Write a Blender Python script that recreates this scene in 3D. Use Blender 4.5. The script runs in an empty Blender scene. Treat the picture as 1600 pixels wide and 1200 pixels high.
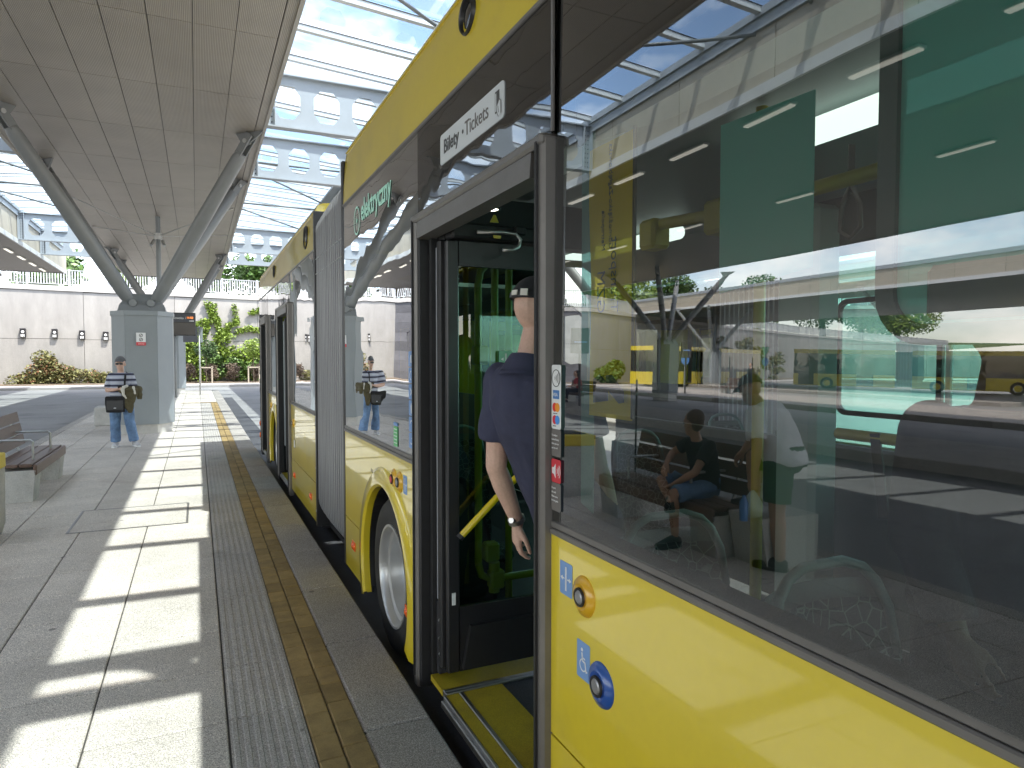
import bpy, bmesh, math, random
from math import sin, cos, pi, radians, sqrt, atan2
from mathutils import Vector, Matrix
random.seed(7)
scene = bpy.context.scene
V = Vector

# ------------------------------------------------------------------ camera, sky, sun, exposure
cam_data = bpy.data.cameras.new('camera')
cam = bpy.data.objects.new('camera', cam_data)
scene.collection.objects.link(cam)
cam_data.sensor_fit = 'HORIZONTAL'; cam_data.sensor_width = 36.0
cam_data.lens = 36.0 * 1065.0 / 1600.0
cam_data.clip_start = 0.05; cam_data.clip_end = 2000
cam.location = (0, 0, 1.65)
yaw, pitch = radians(24.796), radians(-2.258)
fwd = V((sin(yaw) * cos(pitch), cos(yaw) * cos(pitch), sin(pitch)))
cam.rotation_euler = fwd.to_track_quat('-Z', 'Y').to_euler()
scene.camera = cam

SUN_DIR = V((-0.335, 0.41, -1.0)).normalized()
world = bpy.data.worlds.new('World'); scene.world = world
world.use_nodes = True
wn = world.node_tree.nodes; wl = world.node_tree.links
bgn = wn['Background']
sky = wn.new('ShaderNodeTexSky'); sky.sky_type = 'NISHITA'; sky.sun_disc = False
sky.sun_elevation = radians(62.1); sky.sun_rotation = radians(140.7)
sky.air_density = 1.0; sky.dust_density = 1.0; sky.ozone_density = 1.0
tc = wn.new('ShaderNodeTexCoord'); mp = wn.new('ShaderNodeMapping')
mp.inputs['Scale'].default_value = (1.0, 1.0, 2.2); mp.inputs['Location'].default_value = (22.1, 11.7, 4.81)
nz = wn.new('ShaderNodeTexNoise'); nz.inputs['Scale'].default_value = 2.3
nz.inputs['Detail'].default_value = 6; nz.inputs['Roughness'].default_value = 0.6
rmp = wn.new('ShaderNodeValToRGB')
rmp.color_ramp.elements[0].position = 0.44; rmp.color_ramp.elements[0].color = (0, 0, 0, 1)
rmp.color_ramp.elements[1].position = 0.66; rmp.color_ramp.elements[1].color = (0.8, 0.8, 0.8, 1)
mx = wn.new('ShaderNodeMixRGB'); mx.inputs['Color2'].default_value = (10.8, 10.1, 9.3, 1)
wl.new(tc.outputs['Generated'], mp.inputs['Vector']); wl.new(mp.outputs['Vector'], nz.inputs['Vector'])
wl.new(nz.outputs['Fac'], rmp.inputs['Fac']); wl.new(rmp.outputs['Color'], mx.inputs['Fac'])
wl.new(sky.outputs['Color'], mx.inputs['Color1']); wl.new(mx.outputs['Color'], bgn.inputs['Color'])
bgn.inputs['Strength'].default_value = 0.12

sun_data = bpy.data.lights.new('sun', 'SUN'); sun_data.energy = 2.0
sun_data.angle = radians(0.53); sun_data.color = (1.0, 0.94, 0.85)
sun = bpy.data.objects.new('sun', sun_data); scene.collection.objects.link(sun)
sun.rotation_euler = SUN_DIR.to_track_quat('-Z', 'Y').to_euler(); sun.location = (8, -10, 30)

vs = scene.view_settings
scene.display_settings.display_device = 'sRGB'
vs.view_transform = 'Standard'; vs.look = 'None'; vs.gamma = 1.0; vs.use_curve_mapping = False
vs.exposure = 2.38
cy = scene.cycles
cy.use_denoising = True
try: cy.denoiser = 'OPENIMAGEDENOISE'
except Exception: pass
cy.max_bounces = 9; cy.diffuse_bounces = 5; cy.glossy_bounces = 5; cy.transmission_bounces = 6
cy.transparent_max_bounces = 24; cy.caustics_reflective = False; cy.caustics_refractive = False
cy.sample_clamp_indirect = 6.0; cy.blur_glossy = 0.5

# ------------------------------------------------------------------ helpers
ORIGIN = {}
def link(o): scene.collection.objects.link(o); return o
def tag(o, label=None, cat=None, group=None, kind=None):
    if label: o['label'] = label
    if cat: o['category'] = cat
    if group: o['group'] = group
    if kind: o['kind'] = kind
    return o
def thing(name, label, cat, loc=(0, 0, 0), group=None, kind=None):
    o = link(bpy.data.objects.new(name, None)); o.location = loc
    o.empty_display_size = 0.2
    ORIGIN[o.name] = V(loc)
    return tag(o, label, cat, group, kind)
def org(o): return ORIGIN.get(o.name, V((0, 0, 0))) if o else V((0, 0, 0))

class MB:
    """collects faces of one part, in world coordinates"""
    def __init__(s): s.v = []; s.f = []; s.m = []; s.cm = 0
    def add(s, vs_, fs):
        n = len(s.v); s.v += [V(p) for p in vs_]
        for f in fs: s.f.append([n + i for i in f]); s.m.append(s.cm)
        return s
    def box(s, x0, y0, z0, x1, y1, z1):
        return s.add([(x0,y0,z0),(x1,y0,z0),(x1,y1,z0),(x0,y1,z0),(x0,y0,z1),(x1,y0,z1),(x1,y1,z1),(x0,y1,z1)],
                     [(3,2,1,0),(4,5,6,7),(0,1,5,4),(1,2,6,5),(2,3,7,6),(3,0,4,7)])
    def cbox(s, x0, y0, z0, x1, y1, z1, c=0.01):
        """box with chamfered edges"""
        vs_, idx = [], {}
        X, Y, Z = (x0, x1), (y0, y1), (z0, z1)
        for i in (0, 1):
            for j in (0, 1):
                for k in (0, 1):
                    p = V((X[i], Y[j], Z[k])); d = V((c if i == 0 else -c, c if j == 0 else -c, c if k == 0 else -c))
                    for a in range(3):
                        q = p.copy()
                        for b in range(3):
                            if b != a: q[b] += d[b]
                        idx[i, j, k, a] = len(vs_); vs_.append(q)
        fs = []
        for a in range(3):
            b, e = (a + 1) % 3, (a + 2) % 3
            for sd in (0, 1):
                def key(u, w):
                    t = [0, 0, 0]; t[a] = sd; t[b] = u; t[e] = w
                    return idx[t[0], t[1], t[2], a]
                q = [key(0, 0), key(1, 0), key(1, 1), key(0, 1)]
                fs.append(q if sd else q[::-1])
        for a in range(3):
            b, e = (a + 1) % 3, (a + 2) % 3
            for u in (0, 1):
                for w in (0, 1):
                    def key(t, ax):
                        r = [0, 0, 0]; r[a] = t; r[b] = u; r[e] = w
                        return idx[r[0], r[1], r[2], ax]
                    q = [key(0, b), key(1, b), key(1, e), key(0, e)]
                    fs.append(q if (u == w) else q[::-1])
        for i in (0, 1):
            for j in (0, 1):
                for k in (0, 1):
                    t = [idx[i, j, k, 0], idx[i, j, k, 1], idx[i, j, k, 2]]
                    fs.append(t if (i + j + k) % 2 else t[::-1])
        return s.add(vs_, fs)
    def obox(s, c, ax, ay, az):
        """box from centre and three half-axis vectors"""
        c, ax, ay, az = V(c), V(ax), V(ay), V(az)
        vs_ = [c + ax * i + ay * j + az * k for k in (-1, 1) for j in (-1, 1) for i in (-1, 1)]
        return s.add(vs_, [(2,3,1,0),(4,5,7,6),(0,1,5,4),(1,3,7,5),(3,2,6,7),(2,0,4,6)])
    def bar(s, p0, p1, w, h, up=(0, 0, 1)):
        p0, p1 = V(p0), V(p1); d = p1 - p0; u = V(up)
        sd = d.cross(u).normalized() * (w / 2); u2 = sd.cross(d).normalized() * (h / 2)
        return s.obox((p0 + p1) / 2, d / 2, sd, u2)
    def prism(s, pts, axis, h0, h1):
        """2D polygon extruded along an axis; axis x: pts are (y,z), y: (x,z), z: (x,y)"""
        def P(p, h): return {'x': (h, p[0], p[1]), 'y': (p[0], h, p[1]), 'z': (p[0], p[1], h)}[axis]
        n = len(pts)
        fs = [list(range(n))[::-1], list(range(n, 2 * n))] + [(i, (i + 1) % n, n + (i + 1) % n, n + i) for i in range(n)]
        return s.add([P(p, h0) for p in pts] + [P(p, h1) for p in pts], fs)
    def rings(s, rs, cap0=True, cap1=True, closed=True):
        n = len(rs[0]); vs_ = [p for r in rs for p in r]; fs = []
        for k in range(len(rs) - 1):
            for i in range(n if closed else n - 1):
                j = (i + 1) % n
                fs.append((k * n + i, k * n + j, (k + 1) * n + j, (k + 1) * n + i))
        if cap0: fs.append(list(range(n))[::-1])
        if cap1: fs.append([(len(rs) - 1) * n + i for i in range(n)])
        return s.add(vs_, fs)
    def tube(s, pts, r, n=10, caps=True):
        pts = [V(p) for p in pts]; rs = []; R = r if isinstance(r, (list, tuple)) else [r] * len(pts)
        a = None
        for i, p in enumerate(pts):
            d = (pts[min(i + 1, len(pts) - 1)] - pts[max(i - 1, 0)]).normalized()
            if a is None:
                a = d.cross(V((0, 0, 1)));
                if a.length < 0.05: a = d.cross(V((0, 1, 0)))
            a = (a - d * a.dot(d)).normalized(); b = d.cross(a)
            rs.append([p + a * cos(2 * pi * k / n) * R[i] + b * sin(2 * pi * k / n) * R[i] for k in range(n)])
        return s.rings(rs, caps, caps)
    def capsule(s, p0, p1, r0, r1, n=14):
        p0, p1 = V(p0), V(p1); d = (p1 - p0); L = d.length
        d = d / L if L > 1e-6 else V((0, 0, 1))
        pts = [p0 - d * r0 * cos(t) for t in (0.15, 0.5, 1.0)]; rr = [r0 * sin(t) for t in (0.15, 0.5, 1.0)]
        pts += [p0, p1]; rr += [r0, r1]
        pts += [p1 + d * r1 * cos(t) for t in (1.0, 0.5, 0.15)]; rr += [r1 * sin(t) for t in (1.0, 0.5, 0.15)]
        return s.tube2(pts, rr, d, n)
    def tube2(s, pts, rr, d, n):
        a = d.cross(V((0, 0, 1)))
        if a.length < 0.05: a = d.cross(V((0, 1, 0)))
        a.normalize(); b = d.cross(a)
        return s.rings([[p + a * cos(2*pi*k/n) * r + b * sin(2*pi*k/n) * r for k in range(n)] for p, r in zip(pts, rr)])
    def ell(s, c, ax, ay, az, n=14, m=8):
        c, ax, ay, az = V(c), V(ax), V(ay), V(az); rs = []
        for k in range(m + 1):
            t = -pi / 2 + pi * (k + 0.0) / m; t = max(min(t, pi/2 - 0.06), -pi/2 + 0.06)
            rs.append([c + (ax * cos(2*pi*i/n) + ay * sin(2*pi*i/n)) * cos(t) + az * sin(t) for i in range(n)])
        return s.rings(rs)
    def lathe(s, prof, c, axis, n=32, closed=False, a0=0.0, a1=2 * pi):
        """prof: (radius, offset along axis)"""
        ax = V(axis).normalized(); u = ax.cross(V((0, 0, 1)))
        if u.length < 0.1: u = V((1, 0, 0))
        u.normalize(); w = ax.cross(u); c = V(c); full = abs(a1 - a0 - 2 * pi) < 1e-4
        cnt = n if full else n + 1
        rs = [[c + ax * h + (u * cos(a0 + (a1 - a0) * i / n) + w * sin(a0 + (a1 - a0) * i / n)) * r for i in range(cnt)] for r, h in prof]
        if closed: rs.append(rs[0])
        return s.rings(rs, False, False, full)
    def grid(s, P, nu, nv):
        vs_ = [P(i / nu, j / nv) for j in range(nv + 1) for i in range(nu + 1)]
        fs = [(j*(nu+1)+i, j*(nu+1)+i+1, (j+1)*(nu+1)+i+1, (j+1)*(nu+1)+i) for j in range(nv) for i in range(nu)]
        return s.add(vs_, fs)
    def quad(s, a, b, c, d): return s.add([a, b, c, d], [(0, 1, 2, 3)])
    def disc(s, c, ax, ay, n=20): 
        c, ax, ay = V(c), V(ax), V(ay)
        return s.add([c + ax * cos(2*pi*i/n) + ay * sin(2*pi*i/n) for i in range(n)], [tuple(range(n))])
    def mesh(s, name, mats, o=V((0, 0, 0)), smooth=False, fixn=True):
        me = bpy.data.meshes.new(name)
        me.from_pydata([tuple(p - o) for p in s.v], [], s.f)
        for m in (mats if isinstance(mats, (list, tuple)) else [mats]): me.materials.append(m)
        if len(me.materials) > 1: me.polygons.foreach_set('material_index', s.m)
        if fixn:
            bm = bmesh.new(); bm.from_mesh(me); bmesh.ops.recalc_face_normals(bm, faces=bm.faces); bm.to_mesh(me); bm.free()
        if smooth:
            me.polygons.foreach_set('use_smooth', [True] * len(me.polygons))
            if smooth is not True and hasattr(me, 'set_sharp_from_angle'): me.set_sharp_from_angle(angle=radians(smooth))
        me.update(); return me
    def build(s, name, mats, parent=None, smooth=False, fixn=True, **kw):
        o = link(bpy.data.objects.new(name, s.mesh(name, mats, org(parent), smooth, fixn)))
        if parent: o.parent = parent; ORIGIN[o.name] = org(parent)
        return tag(o, **kw)
def inst(me, name, loc, parent, rot=None, **kw):
    """another object on a shared mesh; loc in world coordinates (parents carry translation only)"""
    o = link(bpy.data.objects.new(name, me))
    o.location = V(loc) - org(parent)
    if rot: o.rotation_euler = rot
    if parent: o.parent = parent
    return tag(o, **kw)
def copy_tree(o, parent=None, loc=None, rotz=None, label=None):
    c = o.copy(); link(c)
    if parent: c.parent = parent
    if loc is not None: c.location = loc; ORIGIN[c.name] = V(loc)
    if rotz is not None: c.rotation_euler = (0, 0, rotz)
    if label: c['label'] = label
    for ch in list(o.children): copy_tree(ch, c)
    return c
def bake(o):
    """apply an object's modifiers to its mesh"""
    dg = bpy.context.evaluated_depsgraph_get()
    me = bpy.data.meshes.new_from_object(o.evaluated_get(dg), preserve_all_data_layers=False, depsgraph=dg)
    old = o.data; o.modifiers.clear(); o.data = me; me.name = o.name
    bpy.data.meshes.remove(old); return o
def voxel(o, size, smooth=6, fac=0.5):
    r = o.modifiers.new('r', 'REMESH'); r.mode = 'VOXEL'; r.voxel_size = size; r.use_smooth_shade = True
    if smooth:
        s_ = o.modifiers.new('s', 'SMOOTH'); s_.iterations = smooth; s_.factor = fac
    bake(o)
    o.data.polygons.foreach_set('use_smooth', [True] * len(o.data.polygons)); return o

FONT_CACHE = {}
def text(body, size, mat, parent, at, ax, ay, name='lettering', extrude=0.0006, align='LEFT', spacing=1.0, sx=1.0, bold=0.0):
    cu = bpy.data.curves.new(name, 'FONT'); cu.body = body; cu.size = size; cu.extrude = extrude
    cu.align_x = align; cu.resolution_u = 3; cu.offset = bold; cu.space_character = spacing
    t = link(bpy.data.objects.new(name, cu))
    dg = bpy.context.evaluated_depsgraph_get()
    me = bpy.data.meshes.new_from_object(t.evaluated_get(dg))
    bpy.data.objects.remove(t); bpy.data.curves.remove(cu)
    ax, ay = V(ax).normalized(), V(ay).normalized(); az = ax.cross(ay)
    M = Matrix(((ax.x * sx, ay.x, az.x, at[0]), (ax.y * sx, ay.y, az.y, at[1]), (ax.z * sx, ay.z, az.z, at[2]), (0, 0, 0, 1)))
    me.transform(Matrix.Translation(-org(parent)) @ M)
    me.materials.clear(); me.materials.append(mat)
    o = link(bpy.data.objects.new(name, me)); o.parent = parent
    return o

# ------------------------------------------------------------------ materials
def newmat(name):
    m = bpy.data.materials.new(name); m.use_nodes = True
    return m, m.node_tree.nodes, m.node_tree.links, m.node_tree.nodes['Principled BSDF']
def mat(name, col, rough=0.6, metal=0.0, var=0.0, vscale=3.0, fine=0.0, fscale=120.0, bump=0.0, bscale=60.0, coat=0.0, spec=0.5,
        rnd=0.0, emit=0.0, island=0.0, streak=None, bdist=0.01, dirt=None):
    """var: broad tone variation, fine: grain, rnd: tone per object, island: tone per loose piece"""
    m, n, l, b = newmat(name)
    b.inputs['Roughness'].default_value = rough; b.inputs['Metallic'].default_value = metal
    b.inputs['Specular IOR Level'].default_value = spec
    if coat: b.inputs['Coat Weight'].default_value = coat; b.inputs['Coat Roughness'].default_value = 0.03
    if emit: b.inputs['Emission Color'].default_value = (*col, 1); b.inputs['Emission Strength'].default_value = emit
    geo = n.new('ShaderNodeNewGeometry')
    val = None
    def mul(x, lo, hi):
        nonlocal val
        r = n.new('ShaderNodeMapRange'); l.new(x, r.inputs['Value']); r.inputs['To Min'].default_value = lo; r.inputs['To Max'].default_value = hi
        if val is None: val = r.outputs['Result']
        else:
            k = n.new('ShaderNodeMath'); k.operation = 'MULTIPLY'; l.new(val, k.inputs[0]); l.new(r.outputs['Result'], k.inputs[1]); val = k.outputs[0]
        return r
    if var:
        t = n.new('ShaderNodeTexNoise'); t.inputs['Scale'].default_value = vscale; t.inputs['Detail'].default_value = 5; t.inputs['Roughness'].default_value = 0.65
        if streak:
            mpn = n.new('ShaderNodeMapping'); mpn.inputs['Scale'].default_value = streak; l.new(geo.outputs['Position'], mpn.inputs['Vector']); l.new(mpn.outputs['Vector'], t.inputs['Vector'])
        else: l.new(geo.outputs['Position'], t.inputs['Vector'])
        r = mul(t.outputs['Fac'], 1 - var, 1 + var); r.inputs['From Min'].default_value = 0.3; r.inputs['From Max'].default_value = 0.7
    if fine:
        t = n.new('ShaderNodeTexNoise'); t.inputs['Scale'].default_value = fscale; t.inputs['Detail'].default_value = 2
        l.new(geo.outputs['Position'], t.inputs['Vector'])
        r = mul(t.outputs['Fac'], 1 - fine, 1 + fine); r.inputs['From Min'].default_value = 0.3; r.inputs['From Max'].default_value = 0.7
    if rnd:
        oi = n.new('ShaderNodeObjectInfo'); mul(oi.outputs['Random'], 1 - rnd, 1 + rnd)
    if island: mul(geo.outputs['Random Per Island'], 1 - island, 1 + island)
    if val is not None:
        vm = n.new('ShaderNodeVectorMath'); vm.operation = 'SCALE'; vm.inputs[0].default_value = col; l.new(val, vm.inputs['Scale'])
        out = vm.outputs['Vector']
        if dirt:
            t = n.new('ShaderNodeTexNoise'); t.inputs['Scale'].default_value = dirt[1]; t.inputs['Detail'].default_value = 6
            l.new(geo.outputs['Position'], t.inputs['Vector'])
            rr = n.new('ShaderNodeMapRange'); rr.inputs['From Min'].default_value = dirt[2]; rr.inputs['From Max'].default_value = dirt[2] + 0.15; l.new(t.outputs['Fac'], rr.inputs['Value'])
            rr.inputs['To Max'].default_value = dirt[3]
            mm = n.new('ShaderNodeMixRGB'); l.new(rr.outputs['Result'], mm.inputs['Fac']); l.new(out, mm.inputs['Color1']); mm.inputs['Color2'].default_value = (*dirt[0], 1)
            out = mm.outputs['Color']
        l.new(out, b.inputs['Base Color'])
    else: b.inputs['Base Color'].default_value = (*col, 1)
    if bump:
        t = n.new('ShaderNodeTexNoise'); t.inputs['Scale'].default_value = bscale; t.inputs['Detail'].default_value = 3
        l.new(geo.outputs['Position'], t.inputs['Vector'])
        bp = n.new('ShaderNodeBump'); bp.inputs['Strength'].default_value = bump; bp.inputs['Distance'].default_value = bdist
        l.new(t.outputs['Fac'], bp.inputs['Height']); l.new(bp.outputs['Normal'], b.inputs['Normal'])
    return m
def wave_normal(n, l, scale, dist, stretch=(1, 1, 1), strength=1.0):
    geo = n.new('ShaderNodeNewGeometry'); mpn = n.new('ShaderNodeMapping'); mpn.inputs['Scale'].default_value = stretch
    t = n.new('ShaderNodeTexNoise'); t.inputs['Scale'].default_value = scale; t.inputs['Detail'].default_value = 1.5
    bp = n.new('ShaderNodeBump'); bp.inputs['Strength'].default_value = strength; bp.inputs['Distance'].default_value = dist
    l.new(geo.outputs['Position'], mpn.inputs['Vector']); l.new(mpn.outputs['Vector'], t.inputs['Vector'])
    l.new(t.outputs['Fac'], bp.inputs['Height']); return bp.outputs['Normal']
def glassmat(name, tint, refl=2.0, base=0.03, wave=None, rough=0.0, dust=0.0):
    """thin tinted glazing: tinted see-through plus a sharp surface reflection"""
    m = bpy.data.materials.new(name); m.use_nodes = True; n = m.node_tree.nodes; l = m.node_tree.links
    n.remove(n['Principled BSDF']); out = n['Material Output']
    tr = n.new('ShaderNodeBsdfTransparent'); tr.inputs['Color'].default_value = (*tint, 1)
    gl = n.new('ShaderNodeBsdfGlossy'); gl.inputs['Roughness'].default_value = rough; gl.inputs['Color'].default_value = (1, 1, 1, 1)
    fr = n.new('ShaderNodeFresnel'); fr.inputs['IOR'].default_value = 1.5
    mu = n.new('ShaderNodeMath'); mu.operation = 'MULTIPLY_ADD'; mu.inputs[1].default_value = refl; mu.inputs[2].default_value = base; mu.use_clamp = True
    l.new(fr.outputs['Fac'], mu.inputs[0])
    if wave:
        nn = wave_normal(n, l, *wave); l.new(nn, gl.inputs['Normal'])
    mi = n.new('ShaderNodeMixShader'); l.new(mu.outputs[0], mi.inputs['Fac']); l.new(tr.outputs[0], mi.inputs[1]); l.new(gl.outputs[0], mi.inputs[2])
    last = mi.outputs[0]
    if dust:
        df = n.new('ShaderNodeBsdfTranslucent'); df.inputs['Color'].default_value = (0.85, 0.9, 0.92, 1)
        m2 = n.new('ShaderNodeMixShader'); m2.inputs['Fac'].default_value = dust; l.new(last, m2.inputs[1]); l.new(df.outputs[0], m2.inputs[2]); last = m2.outputs[0]
    l.new(last, out.inputs['Surface']); return m

m_asphalt = mat('road_concrete', (0.27, 0.264, 0.255), 0.85, var=0.12, vscale=0.35, fine=0.18, fscale=90, bump=0.15, bscale=120, dirt=((0.12, 0.12, 0.125), 0.9, 0.57, 0.45))
m_gutter = mat('gutter_asphalt', (0.06, 0.06, 0.064), 0.6, var=0.25, vscale=1.5, fine=0.2, fscale=120, bump=0.2)
def granite(name, col, speck, dirtc=None):
    m, n, l, b = newmat(name); b.inputs['Roughness'].default_value = 0.75
    geo = n.new('ShaderNodeNewGeometry'); v1 = n.new('ShaderNodeTexNoise'); v1.inputs['Scale'].default_value = 170; v1.inputs['Detail'].default_value = 2
    v2 = n.new('ShaderNodeTexNoise'); v2.inputs['Scale'].default_value = 1.7; v2.inputs['Detail'].default_value = 7; v2.inputs['Roughness'].default_value = 0.7
    v3 = n.new('ShaderNodeTexVoronoi'); v3.inputs['Scale'].default_value = 260
    for v in (v1, v2, v3): l.new(geo.outputs['Position'], v.inputs['Vector'])
    r1 = n.new('ShaderNodeMapRange'); r1.inputs['From Min'].default_value = 0.32; r1.inputs['From Max'].default_value = 0.68; r1.inputs['To Min'].default_value = 1 - speck; r1.inputs['To Max'].default_value = 1 + speck
    l.new(v1.outputs['Fac'], r1.inputs['Value'])
    r2 = n.new('ShaderNodeMapRange'); r2.inputs['From Min'].default_value = 0.3; r2.inputs['From Max'].default_value = 0.7; r2.inputs['To Min'].default_value = 0.86; r2.inputs['To Max'].default_value = 1.12
    l.new(v2.outputs['Fac'], r2.inputs['Value'])
    sp = n.new('ShaderNodeSeparateColor'); l.new(v3.outputs['Color'], sp.inputs['Color'])
    r3 = n.new('ShaderNodeMapRange'); r3.inputs['To Min'].default_value = 1 - speck * 0.9; r3.inputs['To Max'].default_value = 1 + speck * 0.9; l.new(sp.outputs[0], r3.inputs['Value'])
    oi = n.new('ShaderNodeObjectInfo'); r4 = n.new('ShaderNodeMapRange'); r4.inputs['To Min'].default_value = 0.93; r4.inputs['To Max'].default_value = 1.06; l.new(oi.outputs['Random'], r4.inputs['Value'])
    cur = r1.outputs['Result']
    for x in (r2, r3, r4):
        k = n.new('ShaderNodeMath'); k.operation = 'MULTIPLY'; l.new(cur, k.inputs[0]); l.new(x.outputs['Result'], k.inputs[1]); cur = k.outputs[0]
    vm = n.new('ShaderNodeVectorMath'); vm.operation = 'SCALE'; vm.inputs[0].default_value = col; l.new(cur, vm.inputs['Scale'])
    # rust and spill stains
    t = n.new('ShaderNodeTexNoise'); t.inputs['Scale'].default_value = 1.3; t.inputs['Detail'].default_value = 8; t.inputs['Distortion'].default_value = 0.6
    l.new(geo.outputs['Position'], t.inputs['Vector'])
    rr = n.new('ShaderNodeMapRange'); rr.inputs['From Min'].default_value = 0.63; rr.inputs['From Max'].default_value = 0.74; rr.inputs['To Max'].default_value = 0.5; l.new(t.outputs['Fac'], rr.inputs['Value'])
    mm = n.new('ShaderNodeMixRGB'); l.new(rr.outputs['Result'], mm.inputs['Fac']); l.new(vm.outputs['Vector'], mm.inputs['Color1']); mm.inputs['Color2'].default_value = (*(dirtc or (0.27, 0.2, 0.16)), 1)
    # trodden gum spots and small dark marks
    vg = n.new('ShaderNodeTexVoronoi'); vg.inputs['Scale'].default_value = 1.9; l.new(geo.outputs['Position'], vg.inputs['Vector'])
    vr = n.new('ShaderNodeMapRange'); vr.inputs['From Min'].default_value = 0.045; vr.inputs['From Max'].default_value = 0.03; vr.inputs['To Max'].default_value = 0.65; l.new(vg.outputs['Distance'], vr.inputs['Value'])
    m3 = n.new('ShaderNodeMixRGB'); l.new(vr.outputs['Result'], m3.inputs['Fac']); l.new(mm.outputs['Color'], m3.inputs['Color1']); m3.inputs['Color2'].default_value = (0.07, 0.065, 0.06, 1)
    l.new(m3.outputs['Color'], b.inputs['Base Color'])
    bp = n.new('ShaderNodeBump'); bp.inputs['Strength'].default_value = 0.25; bp.inputs['Distance'].default_value = 0.004
    l.new(v1.outputs['Fac'], bp.inputs['Height']); l.new(bp.outputs['Normal'], b.inputs['Normal']); return m
m_slab = granite('granite_slab', (0.53, 0.485, 0.43), 0.42)
m_kerb = granite('granite_kerb', (0.36, 0.33, 0.295), 0.42, (0.16, 0.15, 0.14))
m_tact = granite('granite_ribbed', (0.43, 0.40, 0.365), 0.36, (0.14, 0.14, 0.13))
m_yelpave = mat('yellow_paver', (0.31, 0.215, 0.085), 0.8, var=0.22, vscale=9, fine=0.12, fscale=200, rnd=0.16, bump=0.15, dirt=((0.15, 0.11, 0.06), 4, 0.6, 0.5))
m_joint = mat('joint_sand', (0.075, 0.07, 0.062), 0.95, var=0.25, vscale=8)
m_conc = mat('pale_concrete', (0.30, 0.292, 0.275), 0.85, var=0.15, vscale=1.1, fine=0.10, fscale=45, bump=0.15, bscale=50, streak=(1, 1, 0.3), dirt=((0.20, 0.195, 0.18), 0.55, 0.55, 0.4), rnd=0.09)
m_concb = mat('bench_concrete', (0.47, 0.46, 0.43), 0.85, var=0.12, vscale=6, fine=0.12, fscale=70, bump=0.2, dirt=((0.2, 0.2, 0.18), 24, 0.64, 0.6))
m_stone = mat('dark_stone', (0.115, 0.115, 0.125), 0.55, var=0.12, vscale=2, rnd=0.28, fine=0.1)
m_steel = mat('painted_steel_grey', (0.235, 0.26, 0.27), 0.42, var=0.05, vscale=2, fine=0.03)
m_steel_d = mat('strut_grey', (0.205, 0.217, 0.22), 0.4, var=0.06, vscale=3)
m_steel_l = mat('beam_light_grey', (0.40, 0.43, 0.46), 0.5, var=0.05, vscale=2)
m_whitebar = mat('glazing_bar_white', (0.72, 0.73, 0.72), 0.45, var=0.04)
m_black = mat('black_rubber', (0.014, 0.014, 0.015), 0.55, var=0.2, vscale=12)
m_blackp = mat('black_paint', (0.02, 0.02, 0.022), 0.35)
m_frame = mat('bronze_grey_frame', (0.16, 0.15, 0.14), 0.36, metal=0.15, var=0.10, vscale=8)
m_alu = mat('brushed_aluminium', (0.50, 0.50, 0.49), 0.34, metal=1.0, var=0.1, vscale=10)
m_cream = mat('cream_cladding', (0.50, 0.45, 0.36), 0.6, var=0.06, rnd=0.06)
def ceil_material(name, col):
    m, n, l, b = newmat(name); b.inputs['Roughness'].default_value = 0.36
    geo = n.new('ShaderNodeNewGeometry'); w = n.new('ShaderNodeTexWave'); w.bands_direction = 'X'; w.inputs['Scale'].default_value = 14.0
    l.new(geo.outputs['Position'], w.inputs['Vector'])
    r = n.new('ShaderNodeMapRange'); r.inputs['To Min'].default_value = 0.72; r.inputs['To Max'].default_value = 1.12; l.new(w.outputs['Fac'], r.inputs['Value'])
    v2 = n.new('ShaderNodeTexNoise'); v2.inputs['Scale'].default_value = 1.1; v2.inputs['Detail'].default_value = 4; l.new(geo.outputs['Position'], v2.inputs['Vector'])
    r2 = n.new('ShaderNodeMapRange'); r2.inputs['From Min'].default_value = 0.3; r2.inputs['From Max'].default_value = 0.7; r2.inputs['To Min'].default_value = 0.93; r2.inputs['To Max'].default_value = 1.07; l.new(v2.outputs['Fac'], r2.inputs['Value'])
    oi = n.new('ShaderNodeObjectInfo'); r4 = n.new('ShaderNodeMapRange'); r4.inputs['To Min'].default_value = 0.95; r4.inputs['To Max'].default_value = 1.05; l.new(oi.outputs['Random'], r4.inputs['Value'])
    cur = r.outputs['Result']
    for x in (r2, r4):
        k = n.new('ShaderNodeMath'); k.operation = 'MULTIPLY'; l.new(cur, k.inputs[0]); l.new(x.outputs['Result'], k.inputs[1]); cur = k.outputs[0]
    vm = n.new('ShaderNodeVectorMath'); vm.operation = 'SCALE'; vm.inputs[0].default_value = col; l.new(cur, vm.inputs['Scale']); l.new(vm.outputs['Vector'], b.inputs['Base Color'])
    bp = n.new('ShaderNodeBump'); bp.inputs['Strength'].default_value = 0.4; bp.inputs['Distance'].default_value = 0.006; l.new(w.outputs['Fac'], bp.inputs['Height']); l.new(bp.outputs['Normal'], b.inputs['Normal'])
    return m
m_ceil = ceil_material('perforated_ceiling_metal', (0.36, 0.325, 0.28))
m_ceil2 = ceil_material('perforated_ceiling_metal_dark', (0.085, 0.078, 0.07))
m_sky_glass = glassmat('roof_glass', (0.60, 0.69, 0.74), 0.3, 0.0, dust=0.025)
m_rail_w = mat('railing_grey_white', (0.42, 0.43, 0.44), 0.5)
m_leaf1 = mat('ivy_leaf_lime', (0.17, 0.25, 0.035), 0.5, island=0.45)
m_leaf2 = mat('tree_leaf_green', (0.075, 0.14, 0.03), 0.5, island=0.5)
m_leaf3 = mat('olive_shrub_leaf', (0.14, 0.14, 0.05), 0.6, island=0.4)
m_leaf4 = mat('purple_barberry_leaf', (0.105, 0.075, 0.055), 0.55, island=0.45)
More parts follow.
